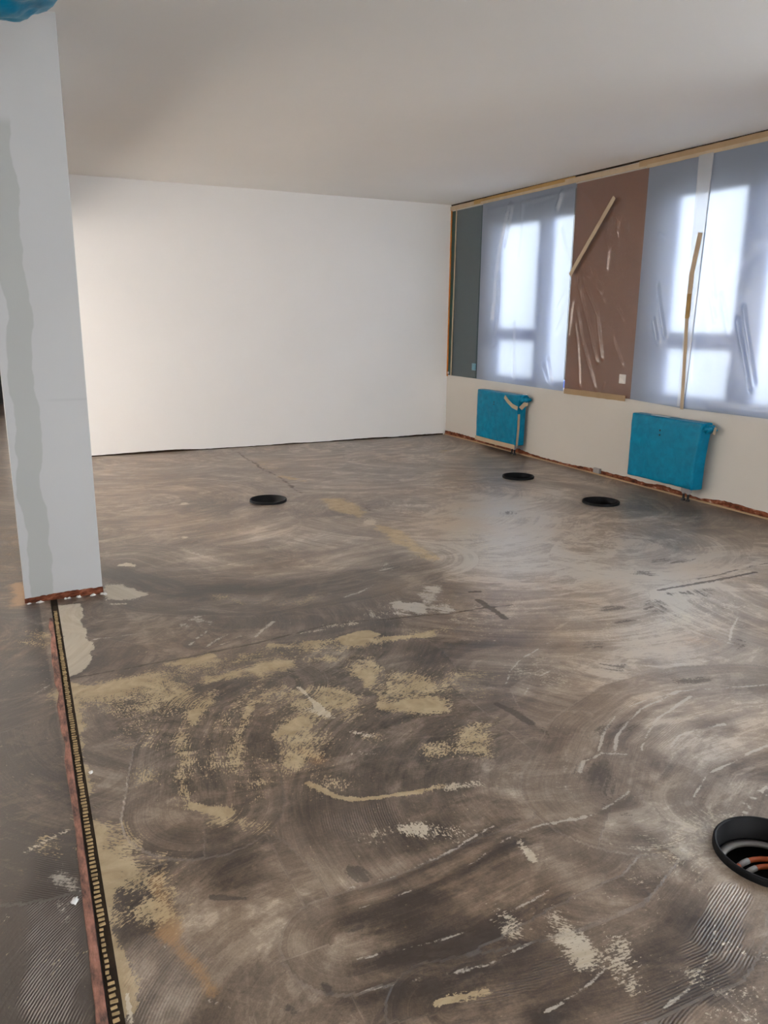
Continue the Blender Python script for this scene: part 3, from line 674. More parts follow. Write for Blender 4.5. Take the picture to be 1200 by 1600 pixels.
('P','tan',0.35,0.06,[(0.056,3.587),(0.094,3.569),(0.11,3.507),(0.103,3.404),(0.082,3.363),(0.045,3.38),(0.029,3.438),(0.034,3.542)]),
('P','white',0.3,0.1,[(0.017,3.532),(0.087,3.5),(0.109,3.3),(0.086,2.983),(0.047,2.857),(-0.011,2.884),(-0.035,3.039),(-0.024,3.362)]),
('P','tone',0.15,0.1,[(0.008,3.331),(0.074,3.3),(0.1,3.178),(0.086,2.983),(0.05,2.907),(-0.009,2.934),(-0.035,3.039),(-0.028,3.238)]),
('P','tan',0.4,0.03,[(-0.005,2.27),(0.038,2.25),(0.057,2.201),(0.051,2.125),(0.027,2.099),(-0.013,2.118),(-0.032,2.164),(-0.028,2.241)]),
('P','white',0.45,0.03,[(0.018,2.118),(0.055,2.101),(0.067,2.026),(0.056,1.904),(0.034,1.856),(0.001,1.872),(-0.012,1.937),(-0.004,2.06)]),
('P','ridge',1,0.05,[(-0.028,2.155),(0.046,2.12),(0.066,1.929),(0.039,1.646),(-0,1.542),(-0.057,1.569),(-0.081,1.703),(-0.071,1.993)]),
('P','tone',-0.15,0.1,[(-0.076,2.208),(0.032,2.157),(0.068,1.947),(0.04,1.65),(-0.013,1.548),(-0.094,1.587),(-0.134,1.733),(-0.132,2.042)]),
('L','cream',0.5,0.012,[(-0.056,2.198),(0.052,2.25)]),
('P','cream',0.4,0.02,[(-0.125,1.993),(-0.109,1.986),(-0.102,1.97),(-0.103,1.945),(-0.11,1.937),(-0.125,1.944),(-0.132,1.959),(-0.132,1.984)]),
('P','cream',0.36,0.15,[(2.781,2.991),(3.077,2.855),(3.144,2.711),(2.991,2.57),(2.786,2.567),(2.517,2.691),(2.441,2.824),(2.566,2.976)]),
('P','cream',0.36,0.12,[(3.473,3.004),(3.691,2.905),(3.665,2.745),(3.42,2.547),(3.214,2.502),(3.023,2.589),(3.026,2.728),(3.244,2.938)]),
('P','cream',0.34,0.2,[(2.262,3.499),(2.573,3.357),(2.616,3.144),(2.416,2.892),(2.192,2.84),(1.925,2.963),(1.862,3.146),(2.019,3.418)]),
('P','white',0.34,0.2,[(2.631,2.554),(2.895,2.432),(2.951,2.306),(2.809,2.185),(2.622,2.184),(2.382,2.296),(2.317,2.413),(2.436,2.544)]),
('P','cream',0.3,0.2,[(3.361,5.128),(3.833,4.918),(3.746,4.417),(3.227,3.783),(2.839,3.606),(2.486,3.766),(2.474,4.123),(2.875,4.806)]),
('P','white',0.36,0.12,[(1.604,1.985),(1.717,1.932),(1.699,1.818),(1.566,1.662),(1.457,1.615),(1.36,1.661),(1.363,1.757),(1.481,1.92)]),
('P','cream',0.36,0.08,[(2.062,2.737),(2.265,2.643),(2.296,2.514),(2.166,2.362),(2.015,2.335),(1.833,2.419),(1.793,2.535),(1.901,2.696)]),
('P','tan',0.12,0.1,[(1.331,3.237),(1.582,3.121),(1.654,2.965),(1.555,2.784),(1.398,2.752),(1.174,2.856),(1.095,2.997),(1.167,3.19)]),
('P','tan',0.12,0.1,[(1.299,2.867),(1.527,2.761),(1.579,2.602),(1.466,2.409),(1.315,2.369),(1.116,2.462),(1.054,2.601),(1.138,2.806)]),
('P','tan',0.3,0.1,[(0.699,2.276),(0.876,2.193),(0.952,2.126),(0.93,2.076),(0.834,2.091),(0.665,2.171),(0.588,2.236),(0.604,2.29)]),
('P','cream',0.34,0.15,[(1.706,3.641),(1.833,3.583),(1.857,3.479),(1.782,3.336),(1.688,3.296),(1.57,3.35),(1.542,3.446),(1.608,3.593)]),
('P','white',0.36,0.3,[(3.189,5.444),(4.168,5.271),(3.016,3.525),(2.336,3.465),(2.31,3.846)]),  # white streaks over pale residue, strengthening the painted window sheen
('P','white',0.3,0.3,[(3.565,3.866),(4.559,3.418),(4.013,3.072),(3.257,3.35)]),
('P','tone',0.14,0.3,[(3.63,4.004),(4.695,3.526),(3.946,2.972),(3.106,3.292)]),
('P','tan',0.07,0.2,[(0.204,3.115),(0.952,3.099),(1.675,2.764),(1.666,2.26),(1.416,1.94),(0.905,2.02),(0.381,2.056),(0.159,2.16)]),
('P','tan',0.06,0.15,[(0.15,2.231),(0.625,2.078),(0.839,1.873),(0.528,1.777),(0.175,1.89)]),
('P','cream',0.16,0.2,[(1.843,2.292),(1.834,1.473),(1.309,0.993),(0.978,1.15),(1.223,1.692)]),
('P','cream',0.17,0.4,[(0.747,7.339),(4.748,7.991),(4.719,5.605),(2.31,3.846),(0.575,4.634)])]
FOLDS_GREEN = [
(0.03,0.012,[(8.517,2.610),(8.670,2.252),(8.833,1.643)]),
(0.03,0.012,[(8.622,2.657),(8.808,2.261)]),
(0.04,0.012,[(8.527,2.317),(8.601,1.871),(8.798,1.327)]),
(0.03,0.01,[(8.450,2.676),(8.468,2.092),(8.556,1.641)]),
(0.04,0.008,[(8.678,1.642),(8.795,1.007)])]
FOLDS_ONE = [
(0.02,0.02,[(7.691,2.745),(7.798,2.541),(7.879,2.273),(7.977,1.490)]),
(0.015,0.015,[(7.653,2.728),(7.710,2.533),(7.779,2.300)]),
(0.015,0.01,[(7.473,2.720),(7.482,2.544),(7.498,2.179)]),
(0.02,0.015,[(6.790,2.750),(6.868,2.601)]),
(0.02,0.01,[(7.857,1.991),(7.855,1.635),(7.928,1.197)]),
(0.015,0.012,[(7.522,1.458),(7.484,0.854)]),
(0.02,0.012,[(6.603,2.093),(6.710,2.254),(6.764,2.381)]),
(0.02,0.01,[(6.561,1.875),(6.740,1.626)]),
(0.02,0.012,[(6.562,1.688),(6.746,1.368)]),
(0.02,0.01,[(6.871,1.099),(6.769,0.836)]),
(0.02,0.01,[(6.953,1.027),(6.800,0.820)]),
(0.012,0.012,[(8.136,2.714),(7.334,2.717),(6.573,2.745)]),
(0.02,0.01,[(7.529,0.792),(6.712,0.800)])]
FOLDS_BROWN = [
(0.025,0.014,[(6.547,2.777),(6.354,2.636),(6.149,2.413)]),
(0.02,0.01,[(6.097,2.883),(6.067,2.545)]),
(0.02,0.012,[(6.022,2.529),(5.947,2.393),(5.951,2.281)]),
(0.02,0.012,[(6.127,2.382),(6.048,2.146),(6.055,1.974)]),
(0.02,0.012,[(6.542,2.362),(6.458,2.114)]),
(0.02,0.014,[(6.400,1.930),(6.307,1.775),(6.144,1.561),(6.024,1.139)]),
(0.025,0.014,[(6.462,1.871),(6.374,1.685),(6.217,1.378),(6.094,1.105)]),
(0.02,0.012,[(6.426,1.992),(6.239,1.833),(6.104,1.770)]),
(0.025,0.014,[(6.455,1.624),(6.335,1.313),(6.212,1.068),(6.083,0.838)]),
(0.02,0.012,[(6.472,1.499),(6.396,1.248),(6.327,0.870)]),
(0.015,0.012,[(5.894,1.337),(5.839,1.238),(5.736,1.094)]),
(0.02,0.01,[(5.885,1.631),(5.776,1.503)]),
(0.02,0.014,[(6.521,1.687),(6.559,1.371),(6.588,1.145)]),
(0.012,0.01,[(5.963,0.916),(6.000,0.845)]),
(0.015,0.01,[(6.426,0.959),(6.302,0.820)]),
(0.03,0.01,[(6.283,1.985),(6.066,1.680)])]
FOLDS_TWO = [
(0.015,0.016,[(5.380,1.806),(5.304,1.560),(5.243,1.370)]),
(0.02,0.012,[(5.389,1.505),(5.319,1.313)]),
(0.015,0.012,[(4.448,1.608),(4.340,1.269),(4.259,1.028)]),
(0.015,0.016,[(4.494,1.510),(4.380,1.218),(4.298,0.975)]),
(0.02,0.008,[(4.866,1.915),(4.713,1.509)]),
(0.02,0.008,[(4.959,1.612),(4.910,0.978)]),
(0.012,0.014,[(5.505,2.802),(4.890,2.801),(4.422,2.811)]),
(0.02,0.012,[(4.683,0.811),(4.130,0.818)]),
(0.012,0.01,[(5.419,2.230),(5.340,2.192)]),
(0.02,0.006,[(4.677,1.709),(4.572,1.410)]),
(0.015,0.01,[(4.894,2.362),(4.734,1.660)])]


BOXES = [(1.936, 6.18), (4.47, 6.17), (4.475, 4.985), (1.875, 1.272)]   # centres of the round floor boxes
BOX_R = 0.15

# ------------------------------------------------------------------ floor
def vnoise(p, scale, seed, octaves=3):
    # fractal value noise on a lattice, vectorised, about -1..1
    rg = np.random.RandomState(seed)
    T = rg.uniform(-1, 1, (256, 256))
    out = np.zeros(len(p)); amp, tot = 1.0, 0.0
    for o in range(octaves):
        q = p*scale*(2.03**o) + 37.7*o + 500.0
        i = np.floor(q).astype(int); f = q-i
        f = f*f*(3-2*f)
        x0, y0 = i[:, 0] & 255, i[:, 1] & 255
        x1, y1 = (x0+1) & 255, (y0+1) & 255
        out += amp*((T[x0, y0]*(1-f[:, 0])+T[x1, y0]*f[:, 0])*(1-f[:, 1])+(T[x0, y1]*(1-f[:, 0])+T[x1, y1]*f[:, 0])*f[:, 1])
        tot += amp; amp *= 0.55
    return out/tot

def floor_marks(xy):
    n = len(xy)
    ch = {k: np.zeros(n) for k in ('tone', 'tan', 'ochre', 'white', 'cream', 'ridge', 'gloss', 'dark')}
    # default flow: overlapping half-circle sweeps
    rng = np.random.RandomState(4)
    gx, gy = np.meshgrid(np.arange(-4.5, 6.5, 1.15), np.arange(-3.5, 16, 1.15))
    cen = np.stack([gx.ravel(), gy.ravel()], 1)
    cen += rng.uniform(-0.45, 0.45, cen.shape)
    wob = xy + 0.08*np.stack([np.sin(xy[:, 1]*5+xy[:, 0]*2), np.cos(xy[:, 0]*4.3)], 1)
    best = np.full(n, 1e9); idx = np.zeros(n, int)
    for i, q in enumerate(cen):
        d = (wob[:, 0]-q[0])**2 + (wob[:, 1]-q[1])**2
        k = d < best
        best[k] = d[k]; idx[k] = i
    q = cen[idx] + rng.uniform(-0.9, 0.9, cen.shape)[idx] + np.array([0, 0.5])
    dx, dy = xy[:, 0]-q[:, 0], xy[:, 1]-q[:, 1]
    rr = np.hypot(dx, dy)
    flow = np.stack([np.arctan2(dx, -dy)*0.8, rr, idx*3.7], 1)
    ch['tone'][xy[:, 0] < 0.08] -= 0.34
    big = np.stack([vnoise(xy, 6.0, 11, 5), vnoise(xy, 6.0, 12, 5)], 1)
    wxy = xy + 0.045*big + 0.012*np.stack([vnoise(xy, 28.0, 13, 3), vnoise(xy, 28.0, 14, 3)], 1)
    lxy = xy + 0.012*big
    dens = np.clip(1.0 + 0.75*vnoise(xy, 9.0, 15, 4), 0.25, 1.7)
    for si, (kind, chn, amt, hw, pts) in enumerate(FLOOR_MARKS):
        P = np.array(pts)
        reach = hw*2.6 if kind == 'L' else hw*1.2
        lo, hi = P.min(0)-reach, P.max(0)+reach
        sel = np.nonzero((xy[:, 0] > lo[0]) & (xy[:, 0] < hi[0]) & (xy[:, 1] > lo[1]) & (xy[:, 1] < hi[1]))[0]
        if not len(sel): continue
        p = (xy if chn == 'flow' else lxy if (kind == 'L' and hw < 0.02) or chn == 'tone' else wxy)[sel]
        if kind == 'L':
            dmin = np.full(len(sel), 1e9); al = np.zeros(len(sel)); sg = np.zeros(len(sel)); acc = 0.0
            for A, B in zip(P, P[1:]):
                e = B-A; le = np.hypot(*e)+1e-9; e = e/le
                rel = p-A
                s = np.clip(rel@e, 0, le)
                cr = rel[:, 1]*e[0]-rel[:, 0]*e[1]
                d = np.hypot(*(rel-s[:, None]*e).T)
                k = d < dmin
                dmin[k] = d[k]; al[k] = acc+s[k]; sg[k] = np.sign(cr[k])
                acc += le
            if chn == 'flow':
                k = dmin < hw
                flow[sel[k]] = np.stack([al[k], dmin[k]*sg[k]+hw, np.full(k.sum(), 500.0+si)], 1)
                continue
            w = np.exp(-(dmin/hw)**2*1.1) if chn == 'tone' else 1.12*np.exp(-(dmin/hw)**2*0.75)
        else:
            dmin = np.full(len(sel), 1e9); ins = np.zeros(len(sel), bool)
            for A, B in zip(P, np.roll(P, -1, 0)):
                e = B-A; rel = p-A
                s = np.clip(rel@e/(e@e+1e-12), 0, 1)
                dmin = np.minimum(dmin, np.hypot(*(rel-s[:, None]*e).T))
                con = (A[1] > p[:, 1]) != (B[1] > p[:, 1])
                with np.errstate(divide='ignore', invalid='ignore'):
                    xi = (B[0]-A[0])*(p[:, 1]-A[1])/(B[1]-A[1]+1e-12)+A[0]
                ins ^= con & (p[:, 0] < xi)
            sd = np.where(ins, -dmin, dmin)
            w = np.clip(0.5-sd/(2*hw), 0, 1)
            w = w*w*(3-2*w)
        ch[chn][sel] += amt*w*{'tan': 0.92 if amt < 0.97 else 1.0, 'cream': 0.9 if amt < 0.97 else 1.0, 'white': 0.85}.get(chn, 1.0)
    for k in ('tan', 'cream', 'white'):
        ch[k] = np.where(ch[k] > 0.9, ch[k], ch[k]*dens)
    return ch, flow

def build_floor():
    V, F = [], []
    nv = 0
    S = 0.25
    cut = [(cx-S, cx+S, cy-S, cy+S) for cx, cy in BOXES]
    def grid(x0, x1, y0, y1, st):
        nonlocal nv
        xs = np.unique(np.concatenate([np.linspace(x0, x1, max(2, int(round((x1-x0)/st))+1)), [c for b in cut for c in b[:2] if x0 < c < x1]]))
        ys = np.unique(np.concatenate([np.linspace(y0, y1, max(2, int(round((y1-y0)/st))+1)), [c for b in cut for c in b[2:] if y0 < c < y1]]))
        gx, gy = np.meshgrid(xs, ys)
        V.append(np.stack([gx.ravel(), gy.ravel()], 1))
        nx, ny = len(xs), len(ys)
        i = np.arange(ny-1)[:, None]*nx + np.arange(nx-1)[None, :]
        f = np.stack([i, i+1, i+1+nx, i+nx], -1).reshape(-1, 4)
        cxm = ((xs[:-1]+xs[1:])/2)[None, :].repeat(ny-1, 0).ravel()
        cym = ((ys[:-1]+ys[1:])/2)[:, None].repeat(nx-1, 1).ravel()
        keep = np.ones(len(f), bool)
        for b in cut:
            keep &= ~((cxm > b[0]) & (cxm < b[1]) & (cym > b[2]) & (cym < b[3]))
        F.append(f[keep]+nv)
        nv += nx*ny
    grid(-4.0, -0.6, -5.0, 15.2, 0.1)
    grid(-0.6, 0.08, -5.0, 1.0, 0.1)
    grid(-0.6, 0.08, 1.0, 5.0, 0.01)
    grid(-0.6, 0.08, 5.0, 15.2, 0.03)
    grid(0.08, 5.30, -5.0, 0.7, 0.1)
    grid(0.08, 3.4, 0.7, 4.4, 0.0075)
    grid(3.4, 5.30, 0.7, 4.4, 0.02)
    grid(0.08, 5.30, 4.4, 9.0, 0.02)
    # square patches with a round hole
    K = 64
    for cx, cy in BOXES:
        rows = []
        for j in range(9):
            f = j/8.0
            ring = []
            for k in range(K):
                a = 2*math.pi*(k+0.5)/K
                ca, sa = math.cos(a), math.sin(a)
                sq = S/max(abs(ca), abs(sa))
                r = (BOX_R-0.004)*(1-f)+sq*f
                ring.append((cx+r*ca, cy+r*sa))
            rows.append(ring)
        V.append(np.array(rows).reshape(-1, 2))
        fs = []
        for j in range(8):
            for k in range(K):
                k2 = (k+1) % K
                fs.append((nv+j*K+k, nv+(j+1)*K+k, nv+(j+1)*K+k2, nv+j*K+k2))
        # the four corners of the square
        b = (cx-S, cx+S, cy-S, cy+S)
        cor = [(b[1], b[3]), (b[0], b[3]), (b[0], b[2]), (b[1], b[2])]
        V.append(np.array(cor))
        for q in range(4):
            k = int(K*(q+0.5)/4) - 1
            fs.append((nv+8*K+k, nv+9*K+q, nv+8*K+(k+1) % K, nv+8*K+k))
        F.append(np.array([f for f in fs]))
        nv += 9*K+4
    xy = np.concatenate(V)
    verts = np.concatenate([xy, np.zeros((len(xy), 1))], 1)
    faces = np.concatenate(F)
    tri = faces[:, 0] == faces[:, 3]
    me = bpy.data.meshes.new('floor')
    me.from_pydata(verts.tolist(), [], [list(f[:3]) if t else list(f) for f, t in zip(faces.tolist(), tri)])
    ch, flow = floor_marks(xy)
    a = me.attributes.new('mark_a', 'FLOAT_COLOR', 'POINT')
    a.data.foreach_set('color', np.stack([ch['tone'], ch['tan'], ch['ochre'], ch['white']], 1).astype(np.float32).ravel())
    a = me.attributes.new('mark_b', 'FLOAT_COLOR', 'POINT')
    a.data.foreach_set('color', np.stack([ch['cream'], ch['ridge'], ch['gloss'], ch['dark']], 1).astype(np.float32).ravel())
    a = me.attributes.new('flow', 'FLOAT_VECTOR', 'POINT')
    a.data.foreach_set('vector', flow.astype(np.float32).ravel())
    o = link('floor', me, M['floor'])
    tag(o, 'stripped brown screed floor with glue remains and trowel sweeps', kind='structure')
    return o
floor = build_floor()

# ------------------------------------------------------------------ shell
ceil_o = box('ceiling', (-4.2, XR+0.45, -5.2, 15.5, HC, HC+0.2), M['ceiling'])
tag(ceil_o, 'plain off-white painted ceiling', kind='structure')
wb = box('wall_back', (0.10, XR+0.45, YB, YB+0.15, 0.0, HC), M['wall'])
tag(wb, 'large bare white back wall', kind='structure')

# dark ragged gap under the back wall
bm = bmesh.new()
xs = np.arange(0.10, XR, 0.04)
rg = np.random.RandomState(3)
hh = 0.014 + 0.010*np.interp(xs, np.arange(0, 6, 0.35), rg.uniform(-1, 1, 18)) + rg.uniform(-0.002, 0.002, len(xs))
top = [bm.verts.new((x, YB-0.006, max(0.003, h))) for x, h in zip(xs, hh)]
bot = [bm.verts.new((x, YB-0.006, 0.0)) for x in xs]
topb = [bm.verts.new((x, YB+0.01, max(0.003, h))) for x, h in zip(xs, hh)]
for i in range(len(xs)-1):
    bm.faces.new((bot[i], bot[i+1], top[i+1], top[i]))
    bm.faces.new((top[i], top[i+1], topb[i+1], topb[i]))
tag(from_bm('baseboard_back', bm, M['dark_gap']), 'dark ragged gap along the foot of the white back wall', kind='structure')
tag(box('wall_partition', (0.06, 0.16, YB, 15.2, 0, HC), M['beige_wall']), 'cream partition wall of the bay behind the pillar', kind='structure')
tag(box('wall_far', (-2.2, 0.16, 15.2, 15.35, 0, HC), M['beige_wall']), 'far cream wall of the bay behind the pillar', kind='structure')
dr = empty('door_1', (-0.55, 15.19, 0))
tag(dr, 'dark door in the far wall beyond the pillar', kind='structure')
box('door_leaf', (-1.0, 0.055, 15.14, 15.195, 0, 2.3), M['dark_door'], dr)
box('door_frame', (-1.08, -1.0, 15.12, 15.199, 0, 2.38), M['black_metal'], dr)

# beam from the pillar to the back wall
tag(box('beam', (0.02, 0.395, 4.8, YB, 2.33, HC), M['wall']), 'white beam running behind the pillar to the back wall', kind='structure')

# left and rear walls with unseen window openings added for light
def opening_wall(name, label, axis, pos, thick, a0, a1, ops, mat):
    # ops: (start, end, sill, head) along the wall
    bs = []
    def add(s, e, z0, z1):
        if e-s < 1e-4 or z1-z0 < 1e-4: return
        if axis == 'x': bs.append((min(pos, pos+thick), max(pos, pos+thick), s, e, z0, z1))
        else: bs.append((s, e, min(pos, pos+thick), max(pos, pos+thick), z0, z1))
    cur = a0
    for s, e, z0, z1 in sorted(ops):
        add(cur, s, 0, HC); add(s, e, 0, z0); add(s, e, z1, HC)
        cur = e
    add(cur, a1, 0, HC)
    o = boxes(name, bs, mat)
    tag(o, label, kind='structure')
    return o
LEFT_OPS = [(5.2, 8.8, 0.4, 2.45), (10.2, 12.2, 0.8, 2.4)]  # unseen left-bay openings, added to throw light on the back wall
wl = opening_wall('wall_left', 'cream wall with a row of windows in the neighbouring bay', 'x', -2.2, -0.3, -5.2, 15.4, LEFT_OPS, M['beige_wall'])
REAR_OPS = [(0.4, 1.9, 0.7, 2.5), (3.2, 4.7, 0.7, 2.5)]  # unseen openings, added and sized to fill the room from behind
opening_wall('wall_rear', 'white wall with windows behind the viewer', 'y', -5.0, -0.3, -2.2, XR, REAR_OPS, M['wall'])
box('window_cover', (-2.23, -2.225, 5.2, 8.8, 0.4, 2.45), M['paper'], wl)  # unseen added sheet that warms the light from the left bay
for s, e, z0, z1 in LEFT_OPS:
    portal((-2.52, (s+e)/2, (z0+z1)/2), (0, R(-90), 0), z1-z0, e-s)
for s, e, z0, z1 in REAR_OPS:
    portal(((s+e)/2, -5.32, (z0+z1)/2), (R(90), 0, 0), e-s, z1-z0)

# window wall: white parapet, window openings, painted piers
SILL, HEAD = 0.785, 2.80
WINS = [(6.585, 8.27), (3.925, 5.605), (1.26, 2.94), (-1.4, 0.28), (-4.05, -2.37)]      # window openings along the wall
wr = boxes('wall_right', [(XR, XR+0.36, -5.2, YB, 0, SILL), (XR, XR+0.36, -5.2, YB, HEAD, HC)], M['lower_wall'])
tag(wr, 'window wall with a white parapet below the covered windows', kind='structure')
def pier(y0, y1, mat, reveal):
    o = box('pier', (XR, XR+0.36, y0, y1, SILL, HEAD), mat, wr)
    return o
PB = pier(5.605, 6.585, M['brown'], None)
PB['label'] = 'brown painted pier between the two covered windows'
PG = pier(8.27, YB, M['green'], None)
PG['label'] = 'grey-green painted pier in the corner'
pier(2.94, 3.925, M['brown'], None)
pier(0.28, 1.26, M['brown'], None)
pier(-2.37, -1.4, M['brown'], None)
pier(-5.2, -4.05, M['brown'], None)
for y in (8.27, 5.605):
    rv = box('window_reveal', (XR+0.006, XR+0.22, y-0.012, y, SILL, HEAD), M['peach'], wr)
    rv['label'] = 'peach painted window reveal'
box('green_edge', (XR-0.003, XR, 8.875, 8.985, SILL+0.01, HEAD), M['deep_green'], wr)

def window(n, y0, y1, label):
    d0, d1 = XR+0.20, XR+0.27
    w = empty('window_%d' % n, (XR+0.2, (y0+y1)/2, SILL))
    tag(w, label, kind='structure')
    jw = 0.23
    my0, my1 = y0+0.50, y0+0.73         # fixed post between the two lights
    boxes('frame', [(d0, d1, y1-jw, y1, SILL, HEAD), (d0, d1, y0, y0+0.10, SILL, HEAD),
                    (d0, d1, y0+0.10, y1-jw, SILL, SILL+0.075), (d0, d1, y0+0.10, y1-jw, HEAD-0.1, HEAD)], M['frame'], w, 0.004)
    box('post', (d0-0.015, d1, my0, my1, SILL+0.075, HEAD-0.1), M['frame'], w, 0.006)
    box('transom', (d0-0.005, d1, my1, y1-jw, 1.262, 1.405), M['frame'], w, 0.006)
    box('pane', (d0+0.03, d0+0.036, my1, y1-jw, 1.405, HEAD-0.1), M['glass'], w)
    box('pane', (d0+0.03, d0+0.036, my1, y1-jw, SILL+0.075, 1.262), M['glass'], w)
    box('pane', (d0+0.03, d0+0.036, y0+0.10, my0, SILL+0.075, HEAD-0.1), M['glass'], w)
    b = boxes('roller_blind', [(d0-0.05, d0-0.02, y0+0.005, y1-0.005, 2.545, HEAD-0.005), (d0-0.055, d0-0.015, y0+0.005, y1-0.005, 2.53, 2.55)], M['blind'], w)
    portal((XR+0.42, (y0+y1)/2, (SILL+HEAD)/2), (0, R(90), 0), HEAD-SILL, y1-y0)
    return w
window(1, *WINS[0], 'far window behind milky film between green and brown piers')
window(2, *WINS[1], 'near window behind milky film with a taped seam')
window(3, *WINS[2], 'window beside the viewer in the same wall')
window(4, *WINS[3], 'window behind the viewer in the same wall')
window(5, *WINS[4], 'rearmost window of the same wall')

# ground outside
g = box('ground', (-60, 60, -50, 60, -0.9, -0.7), M['ground'])
tag(g, 'pale paving around the building outside the windows', kind='structure')

# bare red-brown strip where the skirting was removed, and its paper edge on the floor
def ragged_strip(name, p0, p1, nrm, hmean, hvar, thick, mat, label, seed, step=0.03, kind='structure', parent=None):
    rg = np.random.RandomState(seed)
    p0, p1, nrm = Vector(p0), Vector(p1), Vector(nrm)
    L = (p1-p0).length
    n = int(L/step)+1
    ss = np.linspace(0, L, n)
    h = hmean + hvar*np.interp(ss, np.arange(0, L+0.3, 0.22), rg.uniform(-1, 1, len(np.arange(0, L+0.3, 0.22)))) + rg.uniform(-0.25, 0.25, n)*hvar
    bm = bmesh.new()
    A, B, C = [], [], []
    for s, hz in zip(ss, h):
        p = p0 + (p1-p0)*(s/L)
        A.append(bm.verts.new(p + nrm*thick))
        B.append(bm.verts.new(p + nrm*thick*0.8 + Vector((0, 0, max(0.004, hz)))))
        C.append(bm.verts.new(p + Vector((0, 0, max(0.004, hz)))))
    for i in range(n-1):
        bm.faces.new((A[i], A[i+1], B[i+1], B[i]))
        bm.faces.new((B[i], B[i+1], C[i+1], C[i]))
    o = from_bm(name, bm, mat, parent)
    if label: tag(o, label, kind=kind)
    return o
ragged_strip('baseboard_right', (XR, -5.0, 0), (XR, YB, 0), (-1, 0, 0), 0.042, 0.016, 0.006, M['red_edge'], 'bare red-brown strip along the foot of the window wall', 5)
ragged_strip('trim_1', (XR-0.006, -5.0, 0), (XR-0.006, YB, 0), (-1, 0, 0), 0.011, 0.004, 0.012, M['tape_tan'], 'thin tan edge strip between floor and window wall', 6)
boxes('shadow_gap', [(XR-0.004, XR+0.01, -5.0, YB, HC-0.016, HC)], M['dark_gap'], wr)

# pillar
pl = empty('pillar', (0.2075, 4.39, 0))
tag(pl, 'white pillar with a grey filler run down its face', kind='structure')
box('shaft', (0.010, 0.405, 4.39, 4.80, 0.0, HC), M['pillar'], pl, 0.003)
ragged_strip('bare_foot', (0.008, 4.39, 0), (0.407, 4.39, 0), (0, -1, 0), 0.036, 0.010, 0.006, M['red_edge'], None, 9, 0.012, parent=pl)['label'] = 'bare red-brown strip at the pillar foot'

# ------------------------------------------------------------------ joint in the floor
def jx(y): return 0.0775 + 0.0190*(y-1.5)
jn = empty('floor_joint', (jx(2.9), 2.9, 0))
tag(jn, 'toothed expansion joint with a pink edge strip in front of the pillar', 'floor joint')
def strip(name, off0, off1, z, mat, y0=0.9, y1=4.38, jag=0.0, seed=1, step=0.03):
    rg = np.random.RandomState(seed)
    bm = bmesh.new()
    ys = np.arange(y0, y1+1e-6, step)
    n = len(ys)
    j0 = jag*np.interp(ys, np.arange(y0, y1+0.3, 0.11), rg.uniform(-1, 1, len(np.arange(y0, y1+0.3, 0.11))))
    cols = []
    for y, j in zip(ys, j0):
        a, b = jx(y)+off0+j, jx(y)+off1
        cols.append([bm.verts.new((a, y, 0.0)), bm.verts.new((a+0.002, y, z)), bm.verts.new((b-0.001, y, z)), bm.verts.new((b, y, 0.0))])
    for A, B in zip(cols, cols[1:]):
        for k in range(3):
            bm.faces.new((A[k], B[k], B[k+1], A[k+1]))
    return from_bm(name, bm, mat, jn)
strip('joint_bed', 0.0, 0.034, 0.002, M['dark_gap'], jag=0.001)
ps = strip('edge_strip', -0.022, 0.001, 0.004, M['pink'], y1=4.10, jag=0.007, seed=8, step=0.015)
ps['label'] = 'worn pink edge strip'
strip('joint_lip', 0.0, 0.003, 0.005, M['black_metal'])
tb = bmesh.new()
bm_box(tb, -0.008, 0.008, -0.0042, 0.0042, 0.0, 0.004, 0.0012)
tme = bpy.data.meshes.new('joint_tooth'); tb.to_mesh(tme); tb.free(); tme.materials.append(M['tooth'])
y = 1.0
k = 0
while y < 4.2:
    o = bpy.data.objects.new('joint_tooth', tme)
    w = 1.0
    off = 0.0165
    if 1.62 < y < 1.80: w, off = 0.6, 0.013
    o.location = (jx(y)+off+random.uniform(-0.0012, 0.0012), y, 0.0015)
    o.scale = (w*random.uniform(0.85, 1.1), random.uniform(0.8, 1.15), random.uniform(0.7, 1.2))
    o.rotation_euler = (0, 0, random.uniform(-0.12, 0.12))
    col.objects.link(o)
    o.parent = jn
    o.matrix_parent_inverse = Matrix.Translation(jn.location).inverted()
    y += 0.018 + random.uniform(-0.001, 0.001)
    k += 1

